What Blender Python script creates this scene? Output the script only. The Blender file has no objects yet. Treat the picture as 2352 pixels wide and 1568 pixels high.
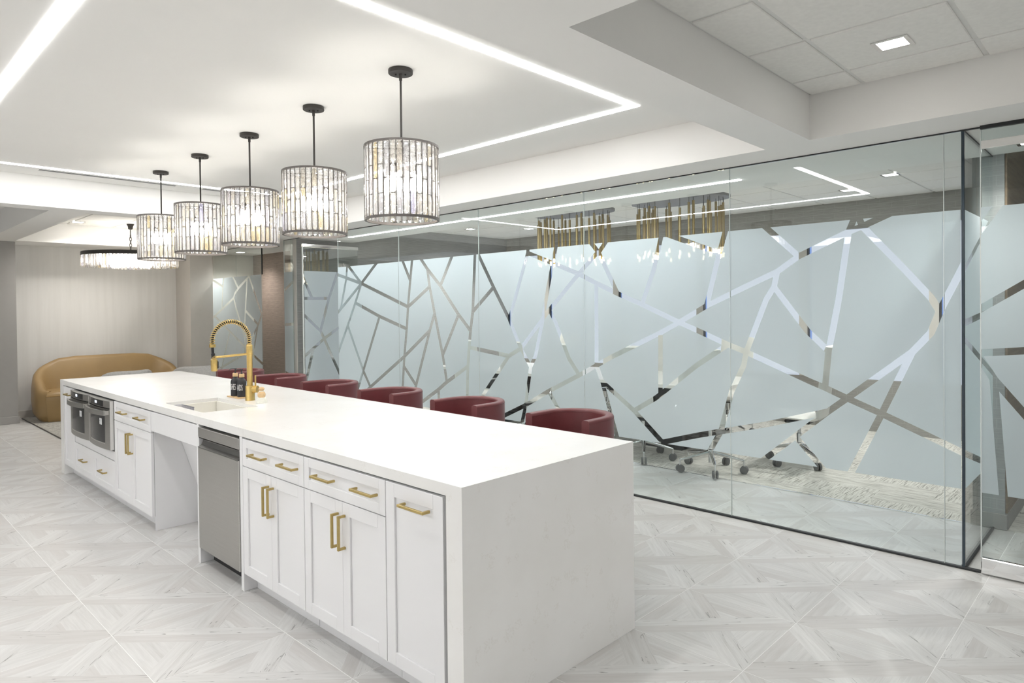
import bpy, bmesh, math, random
from mathutils import Vector, Matrix
random.seed(7)
PI = math.pi
scene = bpy.context.scene
COL = scene.collection

# ------------------------------------------------------------------ camera, world, exposure
cam_data = bpy.data.cameras.new('camera')
cam = bpy.data.objects.new('camera', cam_data)
COL.objects.link(cam)
cam_data.sensor_width = 36.0
cam_data.lens = 23.3931
cam_data.shift_y = -0.02494
cam_data.clip_start = 0.05
cam.matrix_world = Matrix(((0.694065, 0.015784, -0.719739, -1.6149),
                           (-0.719837, 0.000775, -0.694143, -1.8228),
                           (-0.010399, 0.999875, 0.011900, 1.5697),
                           (0, 0, 0, 1)))
scene.camera = cam

world = bpy.data.worlds.new('world')
scene.world = world
world.use_nodes = True
world.node_tree.nodes['Background'].inputs[0].default_value = (0.93, 0.96, 1.0, 1)
world.node_tree.nodes['Background'].inputs[1].default_value = 0.6

vs = scene.view_settings
vs.view_transform = 'Standard'
vs.look = 'None'
vs.gamma = 1.0
vs.use_curve_mapping = False
vs.exposure = 0.55

STRIP_POWER = 24.0       # linear LED lines in the kitchen tray
BULB_POWER = 22.0        # bulbs in the drum pendants
PENDANT_WATTS = 6.0     # each drum pendant
SPOT_WATTS = 36.0        # each recessed downlight
FILL_POWER = 4.6        # unseen ceiling panels added for fill, beside and behind the camera
DOWNLIGHT_POWER = 22.0
SHADE_POWER = 0.56       # daylight through the roller shades

cy = scene.cycles
cy.max_bounces = 9
cy.diffuse_bounces = 4
cy.glossy_bounces = 4
cy.transmission_bounces = 6
cy.transparent_max_bounces = 20
cy.adaptive_threshold = 0.05
cy.sample_clamp_indirect = 6.0
cy.sample_clamp_direct = 0.0
cy.caustics_reflective = True
cy.caustics_refractive = True
cy.blur_glossy = 0.5

# ------------------------------------------------------------------ materials
class N:
    """small helper for building node trees"""
    def __init__(self, name):
        self.m = bpy.data.materials.new(name)
        self.m.use_nodes = True
        self.t = self.m.node_tree
        self.t.nodes.clear()
        self.out = self.n('ShaderNodeOutputMaterial')
    def n(self, kind, **kw):
        o = self.t.nodes.new(kind)
        for k, v in kw.items():
            setattr(o, k, v)
        return o
    def put(self, sock, v):
        if isinstance(v, bpy.types.NodeSocket):
            self.t.links.new(v, sock)
        elif isinstance(v, (tuple, list)):
            sock.default_value = tuple(v) if len(v) != 3 or sock.type == 'VECTOR' else (*v, 1)
        else:
            sock.default_value = v
    def math(self, op, a, b=None, c=None):
        o = self.n('ShaderNodeMath', operation=op)
        self.put(o.inputs[0], a)
        if b is not None: self.put(o.inputs[1], b)
        if c is not None: self.put(o.inputs[2], c)
        return o.outputs[0]
    def mix(self, f, a, b):
        o = self.n('ShaderNodeMix', data_type='RGBA')
        self.put(o.inputs[0], f); self.put(o.inputs[6], a); self.put(o.inputs[7], b)
        return o.outputs[2]
    def xyz(self, v):
        o = self.n('ShaderNodeSeparateXYZ'); self.put(o.inputs[0], v)
        return o.outputs
    def comb(self, x, y, z=0.0):
        o = self.n('ShaderNodeCombineXYZ')
        for i, v in enumerate((x, y, z)): self.put(o.inputs[i], v)
        return o.outputs[0]
    def noise(self, vec, scale, detail=2.0, rough=0.5):
        o = self.n('ShaderNodeTexNoise')
        self.put(o.inputs['Vector'], vec); self.put(o.inputs['Scale'], scale)
        self.put(o.inputs['Detail'], detail); self.put(o.inputs['Roughness'], rough)
        return o.outputs[0]
    def ramp(self, f, *stops):
        o = self.n('ShaderNodeValToRGB')
        el = o.color_ramp.elements
        while len(el) < len(stops): el.new(0.5)
        for e, (p, c) in zip(el, stops):
            e.position = p; e.color = (*c, 1)
        self.put(o.inputs[0], f)
        return o.outputs[0]
    def bump(self, h, strength, dist=0.01):
        o = self.n('ShaderNodeBump')
        self.put(o.inputs['Height'], h); o.inputs['Strength'].default_value = strength
        o.inputs['Distance'].default_value = dist
        return o.outputs[0]
    def principled(self, **kw):
        o = self.n('ShaderNodeBsdfPrincipled')
        for k, v in kw.items():
            self.put(o.inputs[k.replace('_', ' ')], v)
        return o
    def done(self, sh):
        self.t.links.new(sh if isinstance(sh, bpy.types.NodeSocket) else sh.outputs[0], self.out.inputs[0])
        return self.m
    def obj(self): return self.n('ShaderNodeTexCoord').outputs['Object']
    def geo(self): return self.n('ShaderNodeNewGeometry').outputs['Position']

def plain(name, col, rough=0.5, metal=0.0, vary=0.03, scale=8.0, bump=0.0, coat=0.0):
    k = N(name)
    nz = k.noise(k.geo(), scale, 3)
    lo = tuple(c * (1 - vary) for c in col); hi = tuple(min(1, c * (1 + vary)) for c in col)
    p = k.principled(Base_Color=k.ramp(nz, (0.3, lo), (0.7, hi)), Roughness=rough, Metallic=metal)
    if coat: p.inputs['Coat Weight'].default_value = coat
    if bump:
        k.put(p.inputs['Normal'], k.bump(k.noise(k.geo(), scale * 20, 3), bump, 0.002))
    return k.done(p)

def emit(name, col, power):
    k = N(name)
    e = k.n('ShaderNodeEmission'); k.put(e.inputs[0], col); e.inputs[1].default_value = power
    return k.done(e)

M = {}
M['paint'] = plain('white_ceiling_paint', (0.83, 0.82, 0.795), 0.75, vary=0.012, scale=1.5)
M['wallpaint'] = plain('white_wall_paint', (0.80, 0.79, 0.765), 0.7, vary=0.012, scale=1.5)
M['grey_wall'] = plain('taupe_grey_paint', (0.32, 0.31, 0.295), 0.7, vary=0.02)
M['taupe'] = plain('pale_taupe_paint', (0.50, 0.475, 0.44), 0.7, vary=0.02)
M['cream'] = plain('cream_paint', (0.72, 0.71, 0.65), 0.7, vary=0.02)
M['cabinet'] = plain('white_lacquer', (0.84, 0.835, 0.84), 0.32, vary=0.006, scale=2)
M['brass'] = plain('satin_brass', (0.63, 0.455, 0.17), 0.33, 1.0, vary=0.05, scale=60)
M['pull_brass'] = plain('aged_brass', (0.50, 0.385, 0.16), 0.38, 1.0, vary=0.05, scale=60)
M['bronze'] = plain('dark_bronze', (0.045, 0.040, 0.036), 0.5, 0.2, vary=0.08, scale=30)
M['ring_bronze'] = plain('brushed_bronze', (0.13, 0.118, 0.11), 0.5, 0.3, vary=0.08, scale=30)
M['black'] = plain('black_plastic', (0.018, 0.018, 0.019), 0.4, vary=0.05)
M['dark'] = plain('dark_void', (0.02, 0.02, 0.02), 0.8)
M['track'] = plain('dark_channel', (0.018, 0.020, 0.022), 0.45, vary=0.1)
M['chrome'] = plain('polished_chrome', (0.78, 0.78, 0.78), 0.08, 1.0, vary=0.02)
M['maroon'] = plain('maroon_leather', (0.145, 0.034, 0.037), 0.36, vary=0.10, scale=6, bump=0.12)
M['tan'] = plain('tan_leather', (0.30, 0.197, 0.085), 0.45, vary=0.06, scale=4, bump=0.10)
M['seam'] = plain('leather_piping', (0.36, 0.22, 0.075), 0.5)
M['maroon_seam'] = plain('maroon_stitching', (0.12, 0.02, 0.022), 0.5)
M['grey_fabric'] = plain('grey_wool', (0.47, 0.455, 0.43), 0.9, vary=0.10, scale=60, bump=0.3)
M['white_leather'] = plain('white_leather', (0.80, 0.79, 0.755), 0.4, vary=0.02)
M['wood_leg'] = plain('walnut', (0.12, 0.065, 0.035), 0.45, vary=0.2, scale=14)
M['pale_wood'] = plain('pale_wood', (0.68, 0.47, 0.25), 0.5, vary=0.12, scale=40)
M['bristle'] = plain('white_bristle', (0.86, 0.85, 0.76), 0.8, vary=0.08, scale=200, bump=0.5)
M['soap'] = plain('matte_black_glass', (0.022, 0.022, 0.025), 0.42, vary=0.06)
M['lettering'] = plain('white_lettering', (0.85, 0.85, 0.85), 0.6)
M['sink'] = plain('cream_fireclay', (0.82, 0.80, 0.73), 0.18, vary=0.01)
M['oven_glass'] = plain('black_oven_glass', (0.012, 0.013, 0.015), 0.06, vary=0.05)
M['sticker'] = plain('white_paper', (0.82, 0.82, 0.82), 0.7)
M['ink'] = plain('grey_ink', (0.25, 0.25, 0.27), 0.7)
M['grid'] = plain('ceiling_grid', (0.70, 0.695, 0.67), 0.55)
M['acoustic'] = plain('mineral_ceiling_tile', (0.80, 0.79, 0.755), 0.9, vary=0.03, scale=40, bump=0.25)
M['plate'] = plain('grey_canopy_metal', (0.155, 0.155, 0.165), 0.45, 0.3)
M['table'] = plain('white_table_top', (0.82, 0.81, 0.78), 0.22, vary=0.01)
M['steel_light'] = plain('light_steel', (0.70, 0.69, 0.67), 0.3, 1.0)
M['gap_shade'] = plain('gap_shade_grey', (0.22, 0.22, 0.22), 0.7)  # carcass colour darkened to paint shade into the gaps between fronts
M['recess_shade_steel'] = plain('recess_shade_steel', (0.20, 0.195, 0.185), 0.35, 1.0)  # steel darkened to paint the shade inside the dishwasher handle recess
M['joint'] = plain('clear_silicone', (0.66, 0.70, 0.69), 0.25)
M['edge'] = plain('green_glass_edge', (0.20, 0.30, 0.29), 0.15)
M['post'] = plain('dark_glass_corner', (0.030, 0.047, 0.062), 0.15)
M['slot'] = plain('grey_slot', (0.12, 0.12, 0.12), 0.6)

# brushed steel
k = N('brushed_steel')
x, y, z = k.xyz(k.geo())
nz = k.noise(k.comb(k.math('MULTIPLY', x, 3), k.math('MULTIPLY', y, 3), k.math('MULTIPLY', z, 400)), 1.0, 3)
M['steel'] = k.done(k.principled(Base_Color=k.ramp(nz, (0.2, (0.44, 0.43, 0.41)), (0.8, (0.52, 0.51, 0.49))), Metallic=1.0,
                                 Roughness=k.math('MULTIPLY_ADD', nz, 0.12, 0.30)))
# quartz with faint tan flecks
k = N('white_quartz')
g = k.geo()
cl = k.noise(g, 3.0, 4)
n1 = k.noise(g, 34.0, 6, 0.65)
vein = k.math('SUBTRACT', 1.0, k.math('MULTIPLY', k.math('ABSOLUTE', k.math('SUBTRACT', n1, 0.5)), 42))
vein = k.math('MAXIMUM', vein, 0.0)
mask = k.math('GREATER_THAN', k.noise(g, 9.0, 2), 0.60)
f = k.math('MULTIPLY', k.math('MULTIPLY', vein, mask), 0.17)
basec = k.ramp(cl, (0.35, (0.845, 0.835, 0.81)), (0.65, (0.88, 0.872, 0.855)))
M['quartz'] = k.done(k.principled(Base_Color=k.mix(f, basec, (0.42, 0.36, 0.25)), Roughness=0.22))

# frosted window film: diffuses the light that passes through
k = N('frosted_film')
dif = k.n('ShaderNodeBsdfDiffuse'); k.put(dif.inputs[0], (0.72, 0.775, 0.80))
tra = k.n('ShaderNodeBsdfTranslucent'); k.put(tra.inputs[0], (0.785, 0.873, 0.92))
trp = k.n('ShaderNodeBsdfTransparent'); k.put(trp.inputs[0], (0.86, 0.91, 0.92))
a = k.n('ShaderNodeMixShader'); a.inputs[0].default_value = 0.62
k.put(a.inputs[1], dif.outputs[0]); k.put(a.inputs[2], tra.outputs[0])
b = k.n('ShaderNodeMixShader'); b.inputs[0].default_value = 0.07
k.put(b.inputs[1], a.outputs[0]); k.put(b.inputs[2], trp.outputs[0])
M['film'] = k.done(b)

# clear sheet glass: tinted pass-through plus mirror reflection that grows towards grazing angles
def sheet(name, tint, base=0.045, rough=0.0):
    k = N(name)
    gm = k.n('ShaderNodeNewGeometry')
    dp = k.n('ShaderNodeVectorMath', operation='DOT_PRODUCT')
    k.put(dp.inputs[0], gm.outputs['Normal']); k.put(dp.inputs[1], gm.outputs['Incoming'])
    c = k.math('ABSOLUTE', dp.outputs['Value'])
    fr = k.math('MULTIPLY_ADD', k.math('POWER', k.math('SUBTRACT', 1.0, c), 5.0), 0.95, base)
    t = k.n('ShaderNodeBsdfTransparent'); k.put(t.inputs[0], tint)
    gl = k.n('ShaderNodeBsdfGlossy'); k.put(gl.inputs[0], (0.95, 0.97, 0.97)); gl.inputs['Roughness'].default_value = rough
    mx = k.n('ShaderNodeMixShader')
    k.put(mx.inputs[0], fr); k.put(mx.inputs[1], t.outputs[0]); k.put(mx.inputs[2], gl.outputs[0])
    return k.done(mx)
M['glass'] = sheet('clear_glass', (0.945, 0.972, 0.968), 0.045)
M['door_glass'] = sheet('reflective_door_glass', (0.93, 0.955, 0.945), 0.22)
M['acrylic'] = sheet('clear_acrylic', (0.86, 0.86, 0.90), 0.10, 0.05)

# cut crystal: each prism takes its own tint
k = N('cut_crystal')
rnd = k.n('ShaderNodeObjectInfo').outputs['Random']
tint = k.ramp(rnd, (0.0, (1.0, 1.0, 1.0)), (0.50, (0.99, 0.985, 0.98)), (0.62, (0.98, 0.91, 0.75)), (0.72, (0.97, 0.97, 0.98)), (0.84, (0.78, 0.78, 0.81)), (0.93, (0.98, 0.95, 0.88)), (1.0, (0.84, 0.84, 0.98)))
gl = k.n('ShaderNodeBsdfGlass'); k.put(gl.inputs[0], tint); gl.inputs['Roughness'].default_value = 0.03; gl.inputs['IOR'].default_value = 1.5
tp = k.n('ShaderNodeBsdfTransparent'); k.put(tp.inputs[0], tint)
gs = k.n('ShaderNodeBsdfTranslucent'); k.put(gs.inputs[0], tint)
m1 = k.n('ShaderNodeMixShader'); m1.inputs[0].default_value = 0.40
k.put(m1.inputs[1], gl.outputs[0]); k.put(m1.inputs[2], tp.outputs[0])
m2 = k.n('ShaderNodeMixShader'); m2.inputs[0].default_value = 0.10
k.put(m2.inputs[1], m1.outputs[0]); k.put(m2.inputs[2], gs.outputs[0])
M['crystal'] = k.done(m2)

# wood-look porcelain: a square tile printed with crossing plank bands
def floor_material():
    k = N('wood_look_porcelain')
    uv = k.n('ShaderNodeUVMap').outputs[0]
    u, v, _ = k.xyz(uv)
    rnd = k.n('ShaderNodeObjectInfo').outputs['Random']
    s = k.math('MULTIPLY', k.math('SUBTRACT', u, v), 0.7071)
    t = k.math('MULTIPLY', k.math('ADD', u, v), 0.7071)
    b1 = k.math('LESS_THAN', k.math('ABSOLUTE', t), 0.23)
    b2 = k.math('LESS_THAN', k.math('ABSOLUTE', s), 0.23)
    au, av = k.math('ABSOLUTE', u), k.math('ABSOLUTE', v)
    m = k.math('MAXIMUM', au, av)
    xq = k.math('GREATER_THAN', au, av)
    def sel(mask, a, b):   # a where mask is 1
        return k.math('ADD', b, k.math('MULTIPLY', k.math('SUBTRACT', a, b), mask)) if True else None
    gq = sel(xq, v, u)
    sgn = sel(xq, k.math('SIGN', u), k.math('MULTIPLY', k.math('SIGN', v), 3.0))
    idq = k.math('ADD', k.math('FLOOR', k.math('MULTIPLY', k.math('SUBTRACT', 1.0, m), 4.3)), k.math('MULTIPLY', sgn, 11.0))
    id2 = k.math('MULTIPLY_ADD', k.math('SIGN', s), 1.0, k.math('MULTIPLY_ADD', k.math('SIGN', t), 2.0, 60.0))
    id1 = k.math('MULTIPLY_ADD', k.math('SIGN', t), 1.0, 80.0)
    pid = sel(b1, id1, sel(b2, id2, idq))
    g = sel(b1, s, sel(b2, t, gq))
    h = sel(b1, t, sel(b2, s, m))
    wn = k.n('ShaderNodeTexWhiteNoise', noise_dimensions='1D')
    k.put(wn.inputs['W'], k.math('ADD', pid, k.math('MULTIPLY', k.math('FLOOR', k.math('MULTIPLY', rnd, 3.0)), 0.37)))
    tone = wn.outputs['Value']
    off = k.math('MULTIPLY', pid, 3.17)
    vec = k.comb(k.math('ADD', k.math('MULTIPLY', g, 0.9), k.math('MULTIPLY', k.math('FLOOR', k.math('MULTIPLY', rnd, 3.0)), 5.3)), k.math('MULTIPLY', h, 11.0), off)
    grain = k.noise(vec, 1.5, 4, 0.6)
    fine = k.noise(k.comb(k.math('MULTIPLY', g, 2.0), k.math('MULTIPLY', h, 60.0), off), 1.4, 2)
    # dark cathedral lines in the lighter planks
    ridge = k.noise(k.comb(k.math('ADD', k.math('MULTIPLY', g, 0.55), rnd), k.math('MULTIPLY', h, 10.0), k.math('ADD', off, 4.0)), 1.3, 2, 0.5)
    line = k.math('MAXIMUM', k.math('SUBTRACT', 1.0, k.math('MULTIPLY', k.math('ABSOLUTE', k.math('SUBTRACT', ridge, 0.52)), 60.0)), 0.0)
    brk = k.math('GREATER_THAN', k.noise(k.comb(k.math('MULTIPLY', g, 2.6), k.math('MULTIPLY', h, 5.0), off), 1.2, 1), 0.50)
    up = k.math('MULTIPLY', sel(b1, k.math('GREATER_THAN', t, 0.0), sel(b2, k.math('GREATER_THAN', s, 0.0), k.math('MULTIPLY', k.math('GREATER_THAN', tone, 0.72), 0.6))), 0.78)
    line = k.math('MULTIPLY', k.math('MULTIPLY', line, brk), up)
    f = k.math('ADD', k.math('MULTIPLY', tone, 0.34), k.math('ADD', k.math('MULTIPLY', grain, 0.85), k.math('MULTIPLY', fine, 0.35)))
    col = k.ramp(f, (0.42, (0.53, 0.52, 0.50)), (0.74, (0.63, 0.622, 0.607)), (1.0, (0.70, 0.695, 0.68)))
    pink = k.mix(k.math('MULTIPLY', k.math('LESS_THAN', tone, 0.25), 0.35), col, (0.575, 0.545, 0.525))
    col = k.mix(line, pink, (0.12, 0.115, 0.11))
    return k.done(k.principled(Base_Color=col, Roughness=0.30))
M['tile'] = floor_material()
M['grout'] = plain('white_grout', (0.86, 0.855, 0.84), 0.8, vary=0.02)

# carpet planks with dashed dark streaks, turned from plank to plank
k = N('streaked_carpet')
x, y, z = k.xyz(k.geo())
row = k.math('FLOOR', k.math('MULTIPLY', x, 3.3))
colm = k.math('FLOOR', k.math('MULTIPLY_ADD', row, 0.37, k.math('MULTIPLY', y, 1.0)))
par = k.math('GREATER_THAN', k.math('MODULO', k.math('ADD', k.math('ADD', row, colm), 100.0), 2.0), 0.5)
def sel2(m, a, b): return k.math('ADD', b, k.math('MULTIPLY', k.math('SUBTRACT', a, b), m))
ga = sel2(par, x, y); ha = sel2(par, y, x)
st = k.noise(k.comb(k.math('MULTIPLY', ga, 6.0), k.math('MULTIPLY', ha, 120.0), k.math('MULTIPLY', row, 3.3)), 1.0, 3, 0.65)
pile = k.noise(k.geo(), 260.0, 2)
cc = k.ramp(st, (0.34, (0.16, 0.15, 0.13)), (0.44, (0.50, 0.48, 0.44)), (0.54, (0.70, 0.68, 0.63)))
p = k.principled(Base_Color=cc, Roughness=0.95)
k.put(p.inputs['Normal'], k.bump(pile, 0.5, 0.004))
M['carpet'] = k.done(p)

k = N('mottled_rug')
st = k.noise(k.geo(), 38.0, 4, 0.7)
M['rug'] = k.done(k.principled(Base_Color=k.ramp(st, (0.38, (0.26, 0.25, 0.225)), (0.6, (0.47, 0.455, 0.415))), Roughness=0.95))

def woven(name, lo, hi, along='h', bricks=None):
    k = N(name)
    x, y, z = k.xyz(k.geo())
    hx = k.math('ADD', x, y)
    if along == 'h':
        st = k.noise(k.comb(k.math('MULTIPLY', hx, 6.0), k.math('MULTIPLY', z, 160.0), 0.0), 1.0, 3, 0.6)
    else:
        st = k.noise(k.comb(k.math('MULTIPLY', hx, 9.0), k.math('MULTIPLY', z, 0.5), 0.0), 1.0, 4, 0.6)
    c = k.ramp(st, (0.3, lo), (0.7, hi))
    if bricks:
        br = k.n('ShaderNodeTexBrick'); k.put(br.inputs['Vector'], k.comb(hx, z, 0.0))
        br.inputs['Scale'].default_value = 1.0; br.inputs['Brick Width'].default_value = 0.26; br.inputs['Row Height'].default_value = 0.07
        br.inputs['Mortar Size'].default_value = 0.0022; br.inputs['Mortar Smooth'].default_value = 0.2
        c = k.mix(k.math('MULTIPLY', br.outputs['Fac'], 0.30), c, bricks)
    p = k.principled(Base_Color=c, Roughness=0.85)
    k.put(p.inputs['Normal'], k.bump(st, 0.25, 0.003))
    return k.done(p)
M['grasscloth'] = woven('grey_grasscloth', (0.22, 0.215, 0.21), (0.33, 0.325, 0.315))
M['grasscloth_brown'] = woven('brown_grasscloth', (0.175, 0.135, 0.112), (0.30, 0.235, 0.195), 'h', (0.42, 0.33, 0.26))
M['grasscloth_brick'] = woven('grey_linear_wallcovering', (0.22, 0.21, 0.195), (0.33, 0.32, 0.30), 'h', (0.52, 0.51, 0.48))
M['column_brick'] = woven('pale_grey_linear_wallcovering', (0.30, 0.31, 0.31), (0.38, 0.39, 0.39), 'h', (0.60, 0.61, 0.60))
M['streaky'] = woven('pale_streaked_wallcovering', (0.61, 0.60, 0.575), (0.67, 0.66, 0.635), 'v')
k = N('brown_wood_veneer')
x, y, z = k.xyz(k.geo())
st = k.noise(k.comb(k.math('MULTIPLY', y, 2.5), k.math('MULTIPLY', x, 2.5), k.math('MULTIPLY', z, 45.0)), 1.0, 4, 0.6)
M['veneer'] = k.done(k.principled(Base_Color=k.ramp(st, (0.3, (0.17, 0.12, 0.075)), (0.7, (0.27, 0.20, 0.13))), Roughness=0.5))

M['strip'] = emit('led_line', (0.995, 0.99, 0.985), STRIP_POWER)
M['conf_strip'] = emit('meeting_room_led_line', (0.97, 0.99, 1.0), 30.0)
M['panel'] = emit('unseen_fill_panel', (0.975, 0.985, 1.0), FILL_POWER)  # glow of the added fill panels
M['downlight'] = emit('downlight_lens', (1.0, 0.97, 0.92), DOWNLIGHT_POWER)
M['bulb'] = emit('warm_bulb', (1.0, 0.94, 0.84), BULB_POWER)
M['soft_bulb'] = emit('dim_warm_bulb', (1.0, 0.94, 0.85), 9.0)
M['tubelight'] = emit('tube_tip', (1.0, 0.84, 0.52), 7.0)
M['shade'] = emit('backlit_roller_shade', (0.84, 0.89, 1.0), SHADE_POWER)
M['bluegap'] = emit('daylit_glass', (0.30, 0.46, 0.95), 0.55)
M['display'] = emit('oven_display', (0.75, 0.85, 1.0), 1.6)

# ------------------------------------------------------------------ mesh helpers
ORG = {}      # world origin of every parent object
class MB:
    def __init__(self):
        self.v = []; self.f = []; self.uv = None
    def add(self, vs, fs):
        o = len(self.v); self.v += [tuple(p) for p in vs]; self.f += [tuple(i + o for i in q) for q in fs]
        return self
    def box(self, x0, x1, y0, y1, z0, z1, c=0.0):
        if x0 > x1: x0, x1 = x1, x0
        if y0 > y1: y0, y1 = y1, y0
        if z0 > z1: z0, z1 = z1, z0
        if c <= 0:
            vs = [(x, y, z) for x in (x0, x1) for y in (y0, y1) for z in (z0, z1)]
            return self.add(vs, [(0, 1, 3, 2), (4, 6, 7, 5), (0, 4, 5, 1), (2, 3, 7, 6), (0, 2, 6, 4), (1, 5, 7, 3)])
        c = min(c, (x1 - x0) / 2.01, (y1 - y0) / 2.01, (z1 - z0) / 2.01)
        vs = []; idx = {}
        P = ((x0, x1), (y0, y1), (z0, z1))
        for i in (0, 1):
            for j in (0, 1):
                for l in (0, 1):
                    s = (i, j, l)
                    for a in range(3):
                        p = [P[q][s[q]] for q in range(3)]
                        for q in range(3):
                            if q != a: p[q] += c if s[q] == 0 else -c
                        idx[(i, j, l, a)] = len(vs); vs.append(tuple(p))
        fs = []
        for a in range(3):
            b, d = (a + 1) % 3, (a + 2) % 3
            for sa in (0, 1):
                q = []
                for (sb, sd) in ((0, 0), (1, 0), (1, 1), (0, 1)):
                    s = [0, 0, 0]; s[a] = sa; s[b] = sb; s[d] = sd
                    q.append(idx[(*s, a)])
                fs.append(tuple(q if sa else q[::-1]))
            for sb in (0, 1):
                for sd in (0, 1):
                    q = []
                    for sa, (f1, f2) in ((0, (b, d)), (1, (d, b))):
                        s = [0, 0, 0]; s[a] = sa; s[b] = sb; s[d] = sd
                        q += [idx[(*s, f1)], idx[(*s, f2)]]
                    fs.append(tuple(q if (sb + sd) % 2 == 1 else q[::-1]))
        for i in (0, 1):
            for j in (0, 1):
                for l in (0, 1):
                    q = [idx[(i, j, l, a)] for a in range(3)]
                    fs.append(tuple(q if (i + j + l) % 2 == 1 else q[::-1]))
        return self.add(vs, fs)
    def tube(self, pts, r, n=8, cap=True, closed=False):
        pts = [Vector(p) for p in pts]; m = len(pts); rings = []
        up = Vector((0, 0, 1)); prev = None
        for i, p in enumerate(pts):
            a = pts[(i - 1) % m] if (i > 0 or closed) else p
            b = pts[(i + 1) % m] if (i < m - 1 or closed) else p
            d = (b - a).normalized()
            if prev is None:
                ref = up if abs(d.z) < 0.9 else Vector((1, 0, 0))
                e1 = d.cross(ref).normalized()
            else:
                e1 = (prev - d * prev.dot(d)).normalized()
            prev = e1; e2 = d.cross(e1)
            rr = r[i] if isinstance(r, (list, tuple)) else r
            rings.append([p + e1 * (rr * math.cos(2 * PI * q / n)) + e2 * (rr * math.sin(2 * PI * q / n)) for q in range(n)])
        vs = [p for g in rings for p in g]; fs = []
        for i in range(m if closed else m - 1):
            i2 = (i + 1) % m
            for q in range(n):
                fs.append((i * n + q, i * n + (q + 1) % n, i2 * n + (q + 1) % n, i2 * n + q))
        if cap and not closed:
            fs.append(tuple(range(n))[::-1]); fs.append(tuple((m - 1) * n + q for q in range(n)))
        return self.add(vs, fs)
    def lathe(self, prof, n=24, c=(0, 0, 0)):
        hollow = prof[0] == prof[-1]
        vs = []; fs = []
        for r, z in prof:
            for q in range(n):
                a = 2 * PI * q / n
                vs.append((c[0] + r * math.cos(a), c[1] + r * math.sin(a), c[2] + z))
        for i in range(len(prof) - 1):
            for q in range(n):
                fs.append((i * n + q, i * n + (q + 1) % n, (i + 1) * n + (q + 1) % n, (i + 1) * n + q))
        if prof[0][0] > 1e-5 and not hollow: fs.append(tuple(range(n))[::-1])
        if prof[-1][0] > 1e-5 and not hollow: fs.append(tuple((len(prof) - 1) * n + q for q in range(n)))
        return self.add(vs, fs)
    def prism(self, poly, ax, a0, a1):
        """poly in the two other axes (in xyz order), pushed along ax"""
        n = len(poly); vs = []
        for a in (a0, a1):
            for p, q in poly:
                vs.append({'x': (a, p, q), 'y': (p, a, q), 'z': (p, q, a)}[ax])
        fs = [tuple(range(n)), tuple(range(n, 2 * n))[::-1]]
        fs += [(i, i + n, (i + 1) % n + n, (i + 1) % n) for i in range(n)]
        return self.add(vs, fs)
    def grid(self, rows):
        """rows of points, same length -> quads"""
        m = len(rows[0]); vs = [p for r in rows for p in r]; fs = []
        for i in range(len(rows) - 1):
            for j in range(m - 1):
                fs.append((i * m + j, i * m + j + 1, (i + 1) * m + j + 1, (i + 1) * m + j))
        return self.add(vs, fs)
    def build(self, name, mat, parent=None, smooth=None, recalc=False):
        o0 = ORG.get(parent.name, Vector((0, 0, 0))) if parent else Vector((0, 0, 0))
        me = bpy.data.meshes.new(name)
        me.from_pydata([tuple(Vector(p) - o0) for p in self.v], [], self.f)
        mats = mat if isinstance(mat, (list, tuple)) else [mat]
        for q in mats: me.materials.append(q)
        if recalc:
            bm = bmesh.new(); bm.from_mesh(me)
            bmesh.ops.recalc_face_normals(bm, faces=bm.faces); bm.to_mesh(me); bm.free()
        if smooth is not None:
            me.shade_smooth()
            me.set_sharp_from_angle(angle=math.radians(smooth))
        o = bpy.data.objects.new(name, me); COL.objects.link(o)
        if parent: o.parent = parent
        ORG[o.name] = o0
        return o

def tag(o, label=None, cat=None, group=None, kind=None):
    if label: o['label'] = label
    if cat: o['category'] = cat
    if group: o['group'] = group
    if kind: o['kind'] = kind
    return o
def thing(name, loc, label, cat, group=None):
    o = bpy.data.objects.new(name, None); COL.objects.link(o)
    o.location = loc; ORG[o.name] = Vector(loc); o.empty_display_size = 0.1
    return tag(o, label, cat, group)
def struct(o): o['kind'] = 'structure'; return o
def copy_tree(o, parent=None):
    c = o.copy(); COL.objects.link(c)
    if parent: c.parent = parent
    for ch in list(o.children): copy_tree(ch, c)
    return c
def arc(cx, cy_, r, a0, a1, n):
    return [(cx + r * math.cos(a0 + (a1 - a0) * i / n), cy_ + r * math.sin(a0 + (a1 - a0) * i / n)) for i in range(n + 1)]

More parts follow.
